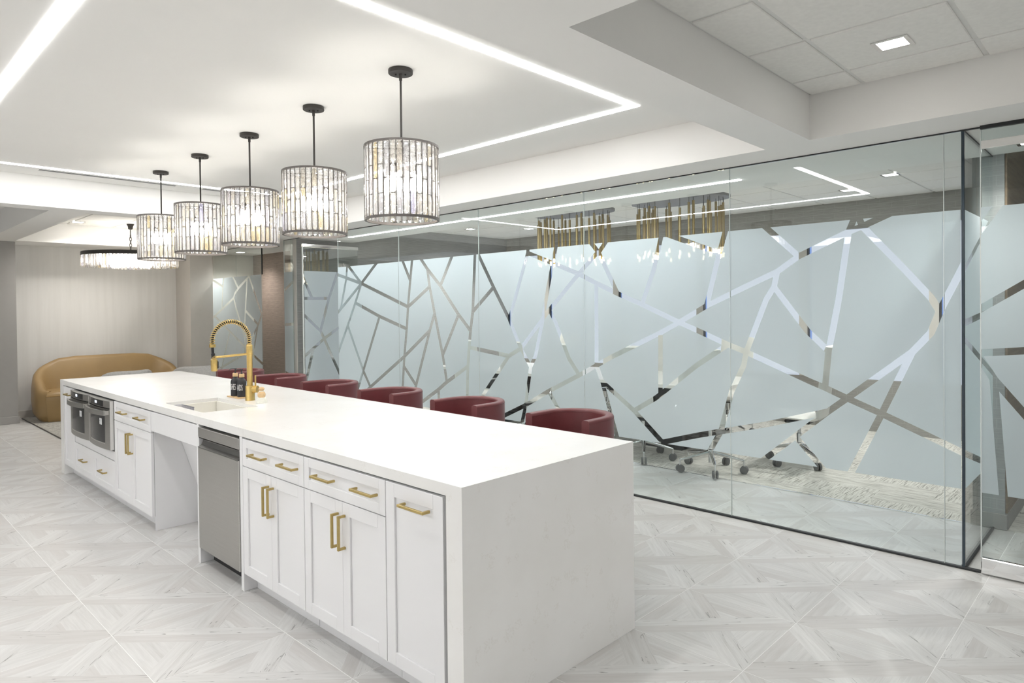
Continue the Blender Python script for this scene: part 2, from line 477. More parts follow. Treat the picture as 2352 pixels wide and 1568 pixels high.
# outline of each piece of frosted film in its own pane: pairs along and up, in millimetres
FILM_DATA = {
    'main': [
        (-1006, 475, -922, 475, -922, 707, -1006, 671),
        (-1006, 716, -922, 752, -922, 1524, -1006, 1711),
        (-1006, 1811, -922, 1624, -922, 2120, -1006, 2120),
        (5798, 475, 5798, 996, 5580, 1332, 5264, 810, 5441, 475),
        (5798, 1071, 5798, 1517, 5727, 1563, 5321, 1829, 5417, 1666, 5596, 1382),
        (5798, 1566, 5798, 2003, 5623, 1961, 5755, 1594),
        (5798, 2045, 5798, 2120, 5599, 2120, 5614, 2001),
        (-918, 475, -423, 475, -592, 848, -792, 763, -918, 709),
        (-918, 753, -809, 801, -608, 886, -769, 1259, -871, 1383, -918, 1515, -918, 1515),
        (-918, 1615, -897, 1569, -872, 1616, -732, 1793, -507, 2063, -647, 2120, -918, 2120),
        (432, 475, 572, 475, 494, 612, 432, 629),
        (428, 475, 428, 630, 157, 703, -172, 808, -29, 680, 204, 475),
        (432, 671, 478, 659, 432, 821),
        (428, 672, 428, 835, 401, 930, 307, 1127, 292, 1204, 156, 1149, -130, 1033, -231, 995, -338, 950, -248, 875, 168, 742),
        (432, 971, 524, 647, 690, 602, 1002, 507, 1238, 707, 1056, 815, 1009, 850, 865, 963, 691, 1098, 444, 1260, 432, 1255),
        (428, 969, 428, 1254, 330, 1219, 346, 1140),
        (432, 1299, 439, 1301, 676, 1398, 802, 1447, 607, 1553, 432, 1630),
        (428, 1297, 428, 1632, 323, 1678, 107, 1770, 120, 1708, 177, 1618, 319, 1259),
        (432, 1675, 585, 1607, 491, 1955, 441, 2120, 432, 2120),
        (428, 1677, 428, 2120, 184, 2120, -37, 1906, 89, 1822, 340, 1716),
        (1785, 475, 1940, 475, 2173, 790, 1836, 950, 1785, 975),
        (1781, 475, 1781, 977, 1664, 1036, 1615, 922, 1469, 475),
        (1785, 1021, 1840, 994, 1944, 1122, 2095, 1445, 2160, 1546, 1837, 1841, 1785, 1817),
        (1781, 1023, 1781, 1815, 1671, 1764, 1670, 1438, 1674, 1077),
        (1785, 1862, 1803, 1871, 1785, 1886),
        (1781, 1861, 1781, 1890, 1643, 2006, 1629, 2013, 1474, 1724, 1641, 1795),
        (1785, 1940, 1845, 1889, 2116, 1989, 2081, 2120, 1785, 2120),
        (1781, 1943, 1781, 2120, 1721, 2120, 1654, 2046, 1665, 2041),
        (3138, 475, 3230, 475, 3138, 589),
        (3134, 475, 3134, 594, 3065, 679, 2702, 1085, 2558, 1155, 2449, 1006, 2514, 656, 2914, 475),
        (3138, 655, 3282, 475, 3316, 475, 3290, 966, 3270, 1144, 3138, 1129),
        (3134, 660, 3134, 1128, 2756, 1086, 3097, 706),
        (3138, 1170, 3265, 1184, 3245, 1338, 3208, 1524, 3138, 1580),
        (3134, 1170, 3134, 1583, 2923, 1748, 2721, 1449, 2580, 1190, 2718, 1123),
        (3138, 1632, 3203, 1581, 3164, 2120, 3138, 2120),
        (3134, 1635, 3134, 2079, 2945, 1783),
        (3112, 2120, 2468, 2120, 2470, 2094, 2708, 1503, 2901, 1789),
        (4492, 475, 5280, 475, 5080, 603, 4492, 945),
        (4488, 475, 4488, 948, 4422, 986, 4430, 914, 4479, 475),
        (4492, 993, 5085, 647, 5216, 813, 4870, 1462, 4492, 1361),
        (4488, 995, 4488, 1360, 4370, 1329, 4416, 1037),
        (4492, 1404, 4874, 1505, 5369, 1666, 5249, 1870, 4492, 1629),
        (4488, 1402, 4488, 1628, 4340, 1580, 4364, 1369),
        (4492, 1672, 5213, 1901, 4907, 2120, 4492, 2120),
        (4488, 1671, 4488, 2120, 4429, 2120, 4292, 1890, 4334, 1622),
        (-378, 475, -244, 475, -71, 663, -271, 841, -381, 932, -554, 864),
        (-188, 475, 142, 475, -41, 636),
        (1028, 475, 1426, 475, 1558, 879, 1286, 694),
        (1991, 475, 2523, 475, 2478, 628, 2211, 771),
        (2566, 475, 2814, 475, 2528, 604),
        (3357, 475, 3759, 475, 3771, 679, 3639, 764, 3333, 932),
        (3800, 475, 4133, 475, 3811, 655),
        (4217, 475, 4248, 475, 4167, 698, 3911, 1322, 3848, 1461, 3733, 1063, 3673, 791, 3803, 707),
        (4292, 475, 4438, 475, 4393, 869, 4210, 700),
        (5356, 475, 5395, 475, 5237, 773, 5121, 625),
        (-537, 2120, -485, 2099, -478, 2120),
        (-439, 2107, -447, 2084, -427, 2078),
        (-400, 2120, -375, 2059, -74, 1928, 125, 2120),
        (484, 2120, 523, 1989, 848, 2120),
        (957, 2120, 535, 1949, 634, 1585, 851, 1467, 1161, 1600, 1055, 1861, 986, 2120),
        (1028, 2120, 1094, 1874, 1199, 1615, 1414, 1698, 1595, 2037, 1523, 2120),
        (1577, 2120, 1620, 2070, 1665, 2120),
        (2123, 2120, 2155, 2003, 2428, 2103, 2427, 2120),
        (3205, 2120, 3247, 1539, 3279, 1381, 3434, 1521, 3713, 1821, 3523, 2120),
        (3572, 2120, 3744, 1850, 3943, 2024, 4036, 2120),
        (4093, 2120, 3977, 1999, 3946, 1825, 4291, 1633, 4250, 1891, 4212, 2120),
        (4254, 2120, 4281, 1953, 4382, 2120),
        (4978, 2120, 5258, 1920, 5508, 2120),
        (5559, 2108, 5343, 1936, 5574, 1991),
        (5309, 1885, 5698, 1631, 5583, 1951),
        (4298, 1582, 3936, 1784, 3865, 1521, 3946, 1345, 4370, 1067, 4326, 1341),
        (5391, 1630, 4910, 1474, 5242, 852, 5555, 1371),
        (4378, 1012, 3974, 1277, 4194, 741, 4388, 919),
        (3903, 1819, 3927, 1955, 3753, 1804, 3474, 1504, 3707, 1118, 3824, 1525),
        (3692, 1064, 3444, 1475, 3287, 1333, 3309, 1168, 3330, 981, 3636, 812),
        (2681, 1461, 2438, 2063, 2166, 1963, 2168, 1953, 2218, 1770, 2286, 1478, 2547, 1214),
        (2525, 1178, 2305, 1401, 2383, 1127, 2430, 1048),
        (2408, 1003, 2345, 1111, 2262, 1401, 2249, 1457, 2190, 1517, 2131, 1425, 1979, 1100, 1878, 975, 2214, 816, 2468, 680),
        (1880, 1858, 2201, 1565, 2231, 1534, 2178, 1760, 2129, 1943, 2127, 1949),
        (1436, 1663, 1195, 1570, 898, 1442, 1026, 1378, 1508, 1162, 1633, 1098, 1629, 1438, 1629, 1746),
        (849, 1422, 691, 1360, 491, 1278, 715, 1131, 890, 995, 1001, 908, 997, 1347),
        (280, 1244, 140, 1600, 99, 1663, 2, 1531, -112, 1378, -241, 1253, -221, 1043, -144, 1071, 140, 1187),
        (-261, 1027, -283, 1257, -316, 1426, -349, 1607, -409, 2028, -466, 2048, -700, 1767, -838, 1593, -876, 1521, -835, 1404, -736, 1285, -374, 980),
        (-417, 962, -698, 1199, -571, 901),
        (1627, 1055, 1490, 1125, 1038, 1328, 1042, 876, 1079, 849, 1272, 734, 1579, 943),
        (60, 1792, -79, 1885, -365, 2010, -309, 1614, -275, 1433, -250, 1302, -143, 1405, -31, 1555, 79, 1704),
        (620, 475, 964, 475, 678, 562, 550, 597),
    ],
    'leaf': [
        (3087, 475, 3682, 475, 3451, 958, 3374, 1128, 3227, 1015),
        (3082, 620, 3174, 976, 3082, 907),
        (3082, 958, 3196, 1044, 3355, 1166, 3307, 1258, 3082, 1466),
        (3082, 1521, 3313, 1308, 3438, 1716, 3198, 1715, 3082, 1714),
        (3082, 1755, 3166, 1756, 3082, 1942),
        (3082, 2042, 3211, 1757, 3452, 1757, 3591, 2120, 3082, 2120),
        (4018, 475, 4018, 1524, 3408, 1152, 3488, 975, 3728, 475),
        (4018, 1572, 4018, 2120, 3635, 2120, 3486, 1730, 3345, 1272, 3389, 1189),
    ],
    'side': [
        (6992, 475, 7248, 475, 7248, 649, 6992, 602),
        (6992, 643, 7248, 691, 7248, 1342, 6992, 1352),
        (6992, 1393, 7248, 1383, 7248, 1834, 6992, 1949),
        (6992, 1994, 7248, 1879, 7248, 2120, 6992, 2120),
    ],
    'far': [
        (7962, 475, 8431, 475, 8276, 858, 7962, 735),
        (7962, 779, 8261, 896, 8087, 1325, 8073, 1338, 7962, 1485),
        (7962, 1553, 7967, 1547, 8356, 2102, 8317, 2120, 7962, 2120),
        (9778, 475, 9778, 502, 9452, 601, 8865, 782, 8865, 475),
        (9778, 545, 9778, 1440, 9724, 1461, 9149, 1222, 9472, 637),
        (9778, 1484, 9778, 2080, 9388, 1963, 9440, 1614, 9732, 1502),
        (9769, 2120, 9344, 2120, 9379, 2003),
        (8861, 475, 8861, 783, 8558, 877, 8489, 942, 8314, 873, 8475, 475),
        (8865, 825, 9415, 655, 9111, 1206, 8865, 1100),
        (8861, 826, 8861, 1098, 8586, 981, 8589, 910),
        (8865, 1145, 9112, 1251, 9669, 1482, 9414, 1580, 8964, 1752, 8887, 1607, 8865, 1572),
        (8861, 1143, 8861, 1566, 8598, 1157, 8581, 1130, 8585, 1025),
        (8865, 1653, 8931, 1777, 8896, 1834, 8865, 1853),
        (8861, 1642, 8861, 1855, 8766, 1913, 8475, 2047, 8550, 1575, 8594, 1226),
        (8865, 1901, 8926, 1864, 8968, 1794, 9396, 1631, 9345, 1973, 9301, 2120, 8995, 2120, 8865, 1991),
        (8861, 1903, 8861, 1987, 8809, 1935),
        (8865, 2049, 8937, 2120, 8865, 2120),
        (8861, 2045, 8861, 2120, 8415, 2120, 8457, 2101, 8771, 1956),
        (8393, 2085, 7993, 1512, 8095, 1378, 8507, 1584, 8430, 2068),
        (8560, 1173, 8513, 1541, 8124, 1347, 8499, 990, 8544, 1008, 8540, 1141),
        (8457, 973, 8159, 1257, 8299, 911),
    ],
    'rdoor': [
        (-2018, 475, -1691, 475, -1184, 1145, -1119, 1263, -2018, 1355),
        (-2018, 1396, -1107, 1303, -1107, 1514, -2001, 2120, -2018, 2120),
        (-1107, 475, -1107, 1200, -1146, 1128, -1189, 475),
        (-1107, 1564, -1107, 1962, -1210, 2120, -1928, 2120),
        (-1107, 2038, -1107, 2120, -1161, 2120),
        (-1639, 475, -1230, 475, -1191, 1067),
    ],
    'ret': [
        (3057, 475, 3791, 475, 3057, 662),
        (3057, 705, 3957, 475, 3998, 475, 3998, 1066, 3057, 1335),
        (3057, 1378, 3998, 1108, 3998, 1501, 3057, 1433),
        (3057, 1475, 3998, 1542, 3998, 2120, 3944, 2120, 3057, 1749),
        (3057, 1793, 3838, 2120, 3057, 2120),
    ],
}

# ------------------------------------------------------------------ floor: grout bed with separate porcelain tiles
T = 0.591; TX0 = 1.110; TY0 = -0.553
floor = struct(MB().box(-5.2, 4.03, -6.2, 10.8, -0.06, -0.0007).build('floor', M['grout']))
tile_me = None
def tile_mesh():
    b = MB().box(-T / 2 + .0016, T / 2 - .0016, -T / 2 + .0016, T / 2 - .0016, -0.0055, 0.0, 0.0004)
    o = b.build('floor_tile', M['tile'])
    me = o.data
    uvl = me.uv_layers.new(name='UVMap')
    for l in me.loops:
        co = me.vertices[l.vertex_index].co
        uvl.data[l.index].uv = (co.x / (T / 2), co.y / (T / 2))
    bpy.data.objects.remove(o)
    return me
tile_me = tile_mesh()
rest = []
for i in range(-11, 6):
    for j in range(-10, 20):
        cx, cyy = TX0 + (i + .5) * T, TY0 + (j + .5) * T
        if cx - T / 2 > 3.99 or cx + T / 2 < -5.2: continue
        if cx + T / 2 > 3.99 + .05 and -1.05 > cyy: pass
        seen = (-1.9 < cx < 4.2) and (-2.0 < cyy < 10.6) and not (-.4 + T / 2 > 5) and not (cx < -1.0 and cyy > 5.5) and not (cx < -.9 and cyy < .6)
        if not seen: rest.append((cx, cyy)); continue
        o = bpy.data.objects.new('floor_tile', tile_me); COL.objects.link(o)
        o.location = (cx, cyy, 0); o.parent = floor
# tiles behind the camera, out of the photographed part of the room
b = MB()
for cx, cyy in rest:
    b.box(cx - T / 2 + .001, cx + T / 2 - .001, cyy - T / 2 + .001, cyy + T / 2 - .001, -0.0055, 0)
o = b.build('floor_tiles', M['tile'], floor); o['kind'] = 'stuff'
uvl = o.data.uv_layers.new(name='UVMap')
for l in o.data.loops:
    co = o.data.vertices[l.vertex_index].co
    uvl.data[l.index].uv = ((((co.x - TX0) / T) % 1) * 2 - 1, (((co.y - TY0) / T) % 1) * 2 - 1)
carpet = struct(MB().box(4.035, 7.5, -4.2, 7.1, -0.06, 0.004).build('floor_carpet', M['carpet']))
struct(MB().box(4.02, 4.034, -1.0, 6.95, -0.05, 0.005).build('trim_carpet', M['chrome']))

# ------------------------------------------------------------------ ceilings
ZS, ZT, ZR = 2.587, 2.877, 2.87
c = MB()
c.box(-1.486, 2.686, .007, 5.82, ZT, ZT + .1)                     # tray
c.box(.283, 2.638, -.293, .007, ZS, 3.05)                          # beam by the photographer
c.box(-1.486, .283, -6.2, .007, ZS, 3.05)
c.box(-5.2, -1.486, -6.2, 6.08, ZS, 3.05)                          # left soffit
c.box(2.686, 4.0, .007, 10.8, ZS, 3.05)                            # soffit over the glass line
c.box(2.638, 4.0, -6.2, .007, ZS, 3.05)
c.box(-1.486, 2.686, 5.82, 6.08, ZS, 3.05)                         # far soffit
c.box(-.035, .285, 6.08, 9.84, ZS, 3.05)                           # beam to the pillar
c.box(.285, 2.686, 9.66, 10.8, ZS, 3.05)
c.box(-5.2, -.035, 6.08, 9.84, ZT, ZT + .1)
c.box(.285, 2.686, 6.08, 9.66, ZT + .012, ZT + .1)
c.box(.283, 2.638, -6.2, -.293, ZR + .012, ZR + .12)
c.box(4.0, 7.5, -1.0, 7.1, ZR + .012, ZR + .12)
c.box(4.0, 7.5, -4.2, -1.0, ZR, 3.0)
ceiling = struct(c.build('ceiling', M['paint']))

def tile_field(x0, x1, y0, y1, ox, oy, s, z, parent, sy=None):
    sy = sy or s
    cache = {}
    i0 = math.floor((x0 - ox) / s); j0 = math.floor((y0 - oy) / sy)
    i = i0
    while ox + i * s < x1 - .02:
        j = j0
        while oy + j * sy < y1 - .02:
            a0, a1 = max(x0, ox + i * s), min(x1, ox + (i + 1) * s)
            b0, b1 = max(y0, oy + j * sy), min(y1, oy + (j + 1) * sy)
            if a1 - a0 > .03 and b1 - b0 > .03:
                key = (round(a1 - a0, 3), round(b1 - b0, 3))
                if key not in cache:
                    w, d = key
                    q = MB().box(-w / 2 + .0115, w / 2 - .0115, -d / 2 + .0115, d / 2 - .0115, -.011, .010, .004)
                    t = q.build('ceiling_tile', M['acoustic']); cache[key] = t.data; bpy.data.objects.remove(t)
                t = bpy.data.objects.new('ceiling_tile', cache[key]); COL.objects.link(t)
                t.location = ((a0 + a1) / 2, (b0 + b1) / 2, z); t.parent = parent
            j += 1
        i += 1
tile_field(.283, 2.638, -3.5, -.293, 1.150, -.600, .594, ZR, ceiling)
tile_field(4.0, 7.35, -.9, 6.95, 4.0, -.61, .614, ZR, ceiling)
tile_field(.285, 2.686, 6.08, 9.66, .285, 6.46, .60, ZT, ceiling)
# metal grid between the tiles
g = MB()
for i in range(-2, 4):
    xx = 1.150 + .594 * i
    if .283 < xx < 2.638: g.box(xx - .0115, xx + .0115, -3.5, -.293, ZR - .003, ZR + .012)
for j in range(-5, 1):
    yy = -.600 + .594 * j
    if yy > -3.5: g.box(.283, 2.638, yy - .0115, yy + .0115, ZR - .0025, ZR + .012)
g.box(2.622, 2.638, -3.5, -.293, ZR - .004, ZR + .012); g.box(.283, 2.638, -.309, -.293, ZR - .004, ZR + .012)
g.build('ceiling_grid', M['grid'], ceiling)
g = MB()
for i in range(0, 6): g.box(4.0 + .614 * i - .0115, 4.0 + .614 * i + .0115, -.9, 6.95, ZR - .003, ZR + .012)
for j in range(0, 13): g.box(4.0, 7.35, -.61 + .614 * j - .0115, -.61 + .614 * j + .0115, ZR - .0025, ZR + .012)
g.build('ceiling_grid', M['grid'], ceiling)
g = MB()
for i in range(0, 5): g.box(.285 + .6 * i - .0115, .285 + .6 * i + .0115, 6.08, 9.66, ZT - .003, ZT + .012)
for j in range(0, 7): g.box(.285, 2.686, 6.46 + .6 * j - .0115 - .6, 6.46 + .6 * j + .0115 - .6, ZT - .0025, ZT + .012)
g.build('ceiling_grid', M['grid'], ceiling)

# ------------------------------------------------------------------ walls
struct(MB().box(-5.2, .307, 9.83, 10.05, 0, ZS).build('wall_grey', M['grey_wall']))
struct(MB().box(-5.2, .320, 9.812, 9.83, 0, .105, .004).build('baseboard_grey', M['grey_wall']))
struct(MB().box(.307, .320, 9.83, 10.40, 0, .105, .003).build('baseboard_side', M['grey_wall']))
struct(MB().box(.2, 2.75, 10.40, 10.6, 0, ZS).build('wall_lounge', M['streaky']))
struct(MB().box(.320, 2.655, 10.385, 10.40, 0, .105, .003).build('baseboard_lounge', M['taupe']))
struct(MB().box(2.66, 3.03, 9.76, 10.6, 0, ZS).build('wall_column', M['taupe']))
struct(MB().box(2.648, 3.0, 9.748, 9.76, 0, .105, .003).build('baseboard_column', M['taupe']))
struct(MB().box(3.95, 4.1, 7.1, 10.6, 0, ZS).build('wall_brown', M['grasscloth_brown']))
struct(MB().box(3.03, 3.95, 10.2, 10.6, 0, ZS).build('wall_alcove', M['cream']))
struct(MB().box(3.08, 7.5, 6.95, 7.1, 0.004, 3.0).build('wall_meeting_end', M['grasscloth']))
struct(MB().box(3.068, 3.08, 6.948, 7.102, .004, ZS).build('trim_wall_end', M['taupe']))
struct(MB().box(3.35, 7.34, 6.936, 6.95, 0.004, .105, .003).build('baseboard_meeting', M['grey_wall']))
w = MB()
w.box(7.35, 7.5, -1.0, 6.95, .004, .64); w.box(7.35, 7.5, -1.0, 6.95, 2.515, 3.0)
struct(w.build('wall_window', M['grasscloth_brick']))
struct(MB().box(4.03, 7.35, -1.085, -.90, 0.004, 2.9).build('wall_column_end', M['column_brick']))
struct(MB().box(4.017, 4.03, -1.098, -.888, 0.002, .11, .003).build('baseboard_end', M['grey_wall']))
struct(MB().box(4.045, 7.35, -1.098, -1.086, 0.115, 2.86).build('wall_veneer', M['veneer']))
struct(MB().box(4.045, 7.35, -1.102, -1.086, 0.005, .114).build('baseboard_veneer', M['grey_wall']))
struct(MB().box(7.35, 7.5, -4.2, -1.1, 0.004, 2.86).build('wall_corridor_end', M['wallpaint']))
struct(MB().box(-5.35, -5.2, -6.2, 10.0, 0, 3.0).build('wall_left', M['wallpaint']))
struct(MB().box(-5.2, 4.9, -6.35, -6.2, 0, 3.0).build('wall_back', M['wallpaint']))
struct(MB().box(4.0, 7.5, -4.35, -4.2, 0, 3.0).build('wall_corridor', M['wallpaint']))
struct(MB().box(4.0, 4.1, -6.2, -4.35, 0, 3.0).build('wall_store', M['wallpaint']))

# windows of the meeting room: roller shades lit by daylight, piers between
for i in range(6):
    ya = 1.50 - 1.487 + 1.487 * i - .0 - 1.487 * 0   # pier centres at 0.013 + 1.487 i
    y0 = ya + .05; y1 = min(ya + 1.487 - .05, 6.94)
    if i == 5: break
    wn = struct(MB().box(7.40, 7.42, y0 - .02, y1 + .02, .64, 2.515).build('window_%d' % (20 + i), M['bluegap']))
    s = MB().box(7.372, 7.378, y0 + .002, y1 - .055, .642, 2.512); s.build('roller_shade', M['shade'], wn)
    MB().box(7.366, 7.40, y1 - .022, y1 - .002, .64, 2.515).build('frame', M['track'], wn)
    p = struct(MB().box(7.345, 7.5, ya - .05, ya + .05, .64, 2.515).build('wall_pier_%d' % (i + 1), M['taupe']))
wn = struct(MB().box(7.40, 7.42, -.9, -.03, .64, 2.515).build('window_25', M['bluegap']))
MB().box(7.372, 7.378, -.895, -.075, .642, 2.512).build('roller_shade', M['shade'], wn)
MB().box(7.366, 7.40, -.058, -.040, .64, 2.515).build('frame', M['track'], wn)

# ------------------------------------------------------------------ glass partition
GX0, GX1 = 3.041, 3.053
FILM = {k: [[(a / 1000, b / 1000) for a, b in zip(p[::2], p[1::2])] for p in v] for k, v in FILM_DATA.items()}
def facets(polys, parent, place, lo=None, hi=None):
    for p in polys:
        c0 = sum(q[0] for q in p) / len(p)
        if lo is not None and not (lo <= c0 < hi): continue
        b = MB().add([place(*q) for q in p], [tuple(range(len(p)))])
        b.build('frosted_facet', M['film'], parent)
edges = [-1.008, -.92, .43, 1.783, 3.136, 4.49, 5.80]
for i in range(6):
    a, b_ = edges[i] + .002, edges[i + 1] - .002
    w = struct(MB().box(GX0, GX1, a, b_, .012, 2.578).build('window_%d' % (i + 1), M['glass']))
    facets(FILM['main'], w, lambda y, z: (GX0 - .0015, y, z), edges[i], edges[i + 1])
    MB().box(GX0 + .001, GX1 - .001, b_, b_ + .004, .014, 2.576).build('joint', M['joint'], w)
w = struct(MB().box(GX0, GX1, 7.0, 7.25, .012, 2.578).build('window_7', M['glass']))
facets(FILM['side'], w, lambda y, z: (GX0 - .0015, y, z))
MB().box(GX0 + .001, GX1 - .001, 7.25, 7.253, .014, 2.576).build('joint', M['joint'], w)
for i, (a, b_) in enumerate(((7.96, 8.861), (8.865, 9.755))):
    w = struct(MB().box(GX0, GX1, a, b_, .012, 2.578).build('window_%d' % (8 + i), M['glass']))
    facets(FILM['far'], w, lambda y, z: (GX0 - .0015, y, z), a, b_)
    if i == 0: MB().box(GX0 - .002, GX1 + .002, 7.945, 7.96, 2.12, 2.578).build('jamb', M['track'], w)
w = struct(MB().box(3.062, 4.015, -1.021, -1.009, .012, 2.578).build('window_10', M['glass']))
facets(FILM['ret'], w, lambda x, z: (x, -1.0225, z))
struct(MB().box(3.040, 3.056, -1.024, -1.009, .012, 2.578, .001).build('trim_corner', M['post']))
tr = MB(); tr.box(3.034, 3.060, -1.10, 5.80, .0005, .014, .002); tr.box(3.034, 3.060, 7.0, 7.25, .0005, .016); tr.box(3.034, 3.060, 7.96, 9.755, .0005, .016)
tr.box(3.060, 4.015, -1.028, -1.002, .0005, .016, .002)
struct(tr.build('trim_floor_channel', M['track']))
tr = MB(); tr.box(3.040, 3.054, -1.10, 7.25, 2.579, 2.5865); tr.box(3.040, 3.054, 7.945, 9.755, 2.579, 2.5865)
tr.box(3.062, 4.015, -1.022, -1.008, 2.578, 2.5865)
struct(tr.build('trim_head_channel', M['track']))
# glass door of the meeting room, standing open against the end wall
d = struct(MB().box(3.075, 3.955, 6.744, 6.756, .06, 2.47).build('door_1', M['door_glass']))
facets(FILM['leaf'], d, lambda x, z: (x, 6.7425, z))
MB().box(3.055, 3.965, 6.735, 6.765, 2.455, 2.50, .003).build('top_rail', M['chrome'], d)
MB().box(3.055, 3.965, 6.735, 6.765, .008, .075, .003).build('bottom_rail', M['chrome'], d)
MB().box(3.055, 3.07, 6.742, 6.758, .08, 2.455, .002).build('hinge_edge', M['joint'], d)
# entrance door at the corner
d = struct(MB().box(3.024, 3.036, -2.05, -1.108, .09, 2.565).build('door_2', M['glass']))
facets(FILM['rdoor'], d, lambda y, z: (3.0225, y, z))
MB().box(3.014, 3.046, -2.05, -1.106, .008, .10, .004).build('bottom_rail', M['chrome'], d)
MB().box(3.018, 3.042, -2.05, -1.108, 2.455, 2.50, .002).build('top_rail', M['table'], d)
MB().box(3.023, 3.037, -1.108, -1.102, .10, 2.565, .001).build('edge_strip', M['joint'], d)
struct(MB().box(3.010, 3.036, -3.2, -1.105, 2.566, 2.5865).build('trim_door_head', M['track']))
w = struct(MB().box(3.024, 3.036, -4.1, -2.06, .09, 2.565).build('window_11', M['glass']))
struct(MB().box(3.02, 3.04, -6.2, -4.1, 0, ZS).build('wall_beyond', M['wallpaint']))
struct(MB().box(3.012, 3.048, -4.1, -2.06, .0005, .09, .004).build('trim_rail', M['chrome']))

# ------------------------------------------------------------------ lighting set into the ceilings
def led_rect():
    t = thing('linear_light', (.6, 3.0, ZT), 'rectangular white LED light line recessed around the kitchen ceiling', 'light')
    x0, x1, y0, y1, h = -.872, 2.075, .615, 5.36, .0275
    for a in ((x0 - h, x1 + h, y0 - h, y0 + h), (x0 - h, x1 + h, y1 - h, y1 + h), (x0 - h, x0 + h, y0 + h, y1 - h), (x1 - h, x1 + h, y0 + h, y1 - h)):
        MB().box(*a, ZT - .004, ZT - .0005).build('diffuser', M['strip'], t)
led_rect()
t = thing('linear_light', (3.545, 3.2, ZS), 'straight white LED light line in the soffit just behind the glass wall', 'light')
MB().box(3.52, 3.57, .58, 6.3, ZS - .004, ZS - .0005).build('diffuser', M['conf_strip'], t)
def downlight(x, y, z, label, s=.06, group=None, watts=None):
    t = thing('downlight', (x, y, z), label, 'light', group)
    MB().box(x - s - .022, x + s + .022, y - s - .022, y - s, z - .006, z, .002).box(x - s - .022, x + s + .022, y + s, y + s + .022, z - .006, z, .002).box(x - s - .022, x - s, y - s, y + s, z - .006, z, .002).box(x + s, x + s + .022, y - s, y + s, z - .006, z, .002).build('frame', M['chrome'], t)
    MB().box(x - s, x + s, y - s, y + s, z - .003, z - .0005).build('lens', M['downlight'], t)
    ld = bpy.data.lights.new('downlight_beam', 'SPOT'); ld.energy = watts or SPOT_WATTS; ld.spot_size = 2.4; ld.spot_blend = 0.8; ld.shadow_soft_size = 0.05; ld.color = (1.0, 0.965, 0.92)
    lo = bpy.data.objects.new('downlight_beam', ld); COL.objects.link(lo); lo.parent = t; lo.location = (0, 0, -.02)
downlight(2.08, -.893, ZR - .0115, 'square recessed downlight in the tiled ceiling above the glass corner')
downlight(.95, 9.26, ZT - .0115, 'square recessed downlight in the lounge ceiling, left of the crystal chandelier', watts=60)
downlight(5.711, 6.154, ZR - .0115, 'square downlight behind the glass, over the far end of the meeting room, nearer the glass', watts=150)
downlight(6.40, 5.50, ZR - .0115, 'square downlight behind the glass, over the far end of the meeting room, nearer the windows', watts=95)
downlight(5.788, .065, ZR - .0115, 'square downlight in the meeting room ceiling close to the glass corner', watts=95)
downlight(6.432, .66, ZR - .0115, 'square downlight in the meeting room ceiling beside the reflected light corner', watts=95)
downlight(3.70, -1.27, ZS - .0005, 'square downlight seen through the corner glass door in front of the brown wall', watts=28)
downlight(3.45, 9.6, ZS - .0005, 'added fill downlight over the alcove behind the far frosted panel', watts=48)  # unseen lamp added to brighten the alcove walls
def vent(x0, x1, y, label):
    t = thing('slot_diffuser', ((x0 + x1) / 2, y, ZT), label, 'vent', 'slot diffusers along the far light line')
    for dy in (-.016, .016):
        MB().box(x0, x1, y + dy - .0045, y + dy + .0045, ZT - .003, ZT - .0005).build('slot', M['slot'], t)
vent(-.22, .96, 5.50, 'long twin-slot air diffuser beside the far light line, left of the pendant rods')
vent(1.23, 2.2, 5.50, 'twin-slot air diffuser partly hidden behind the drum pendants')
# added fill lights: unseen panels along the side wall and behind the camera
FILL_AT = ('first of the row along the side wall', 'second of the row along the side wall', 'third of the row along the side wall', 'fourth of the row along the side wall', 'last of the row along the side wall, by the lounge', 'nearer the island of the two by the rear wall', 'nearer the entrance of the two by the rear wall')
for i, (x, y) in enumerate(((-3.5, -2.2), (-3.5, -.2), (-3.5, 1.8), (-3.5, 3.8), (-3.5, 5.4), (-.8, -4.4), (1.4, -5.3))):
    t = thing('fill_panel', (x, y, ZS), 'added fill light panel, ' + FILL_AT[i], 'light', 'added fill panels over the open office')
    MB().box(x - .62, x + .62, y - .62, y + .62, ZS - .012, ZS - .001, .003).build('frame', M['grid'], t)
    MB().box(x - .58, x + .58, y - .58, y + .58, ZS - .014, ZS - .0125).build('diffuser', M['panel'], t)

# ------------------------------------------------------------------ kitchen island
W, L, H, HS = 1.116, 5.916, .914, .868
SX0, SX1, SY0, SY1 = .085, .455, 2.60, 3.285       # sink opening
isl = thing('waterfall_worktop', (W / 2, L / 2, 0), 'long white quartz island worktop with waterfall ends', 'worktop')
b = MB()
b.box(0, SX0, 0, L, HS, H); b.box(SX1, W, 0, L, HS, H); b.box(SX0, SX1, 0, SY0, HS, H); b.box(SX0, SX1, SY1, L, HS, H)
b.build('top', M['quartz'], isl)
MB().box(0, W, 0, .09, 0.0005, HS).build('end_panel', M['quartz'], isl)
MB().box(0, W, L - .115, L, 0.0005, HS).build('end_panel', M['quartz'], isl)
MB().box(.80, .82, .092, L - .117, .0005, HS - .001).build('back_panel', M['cabinet'], isl)
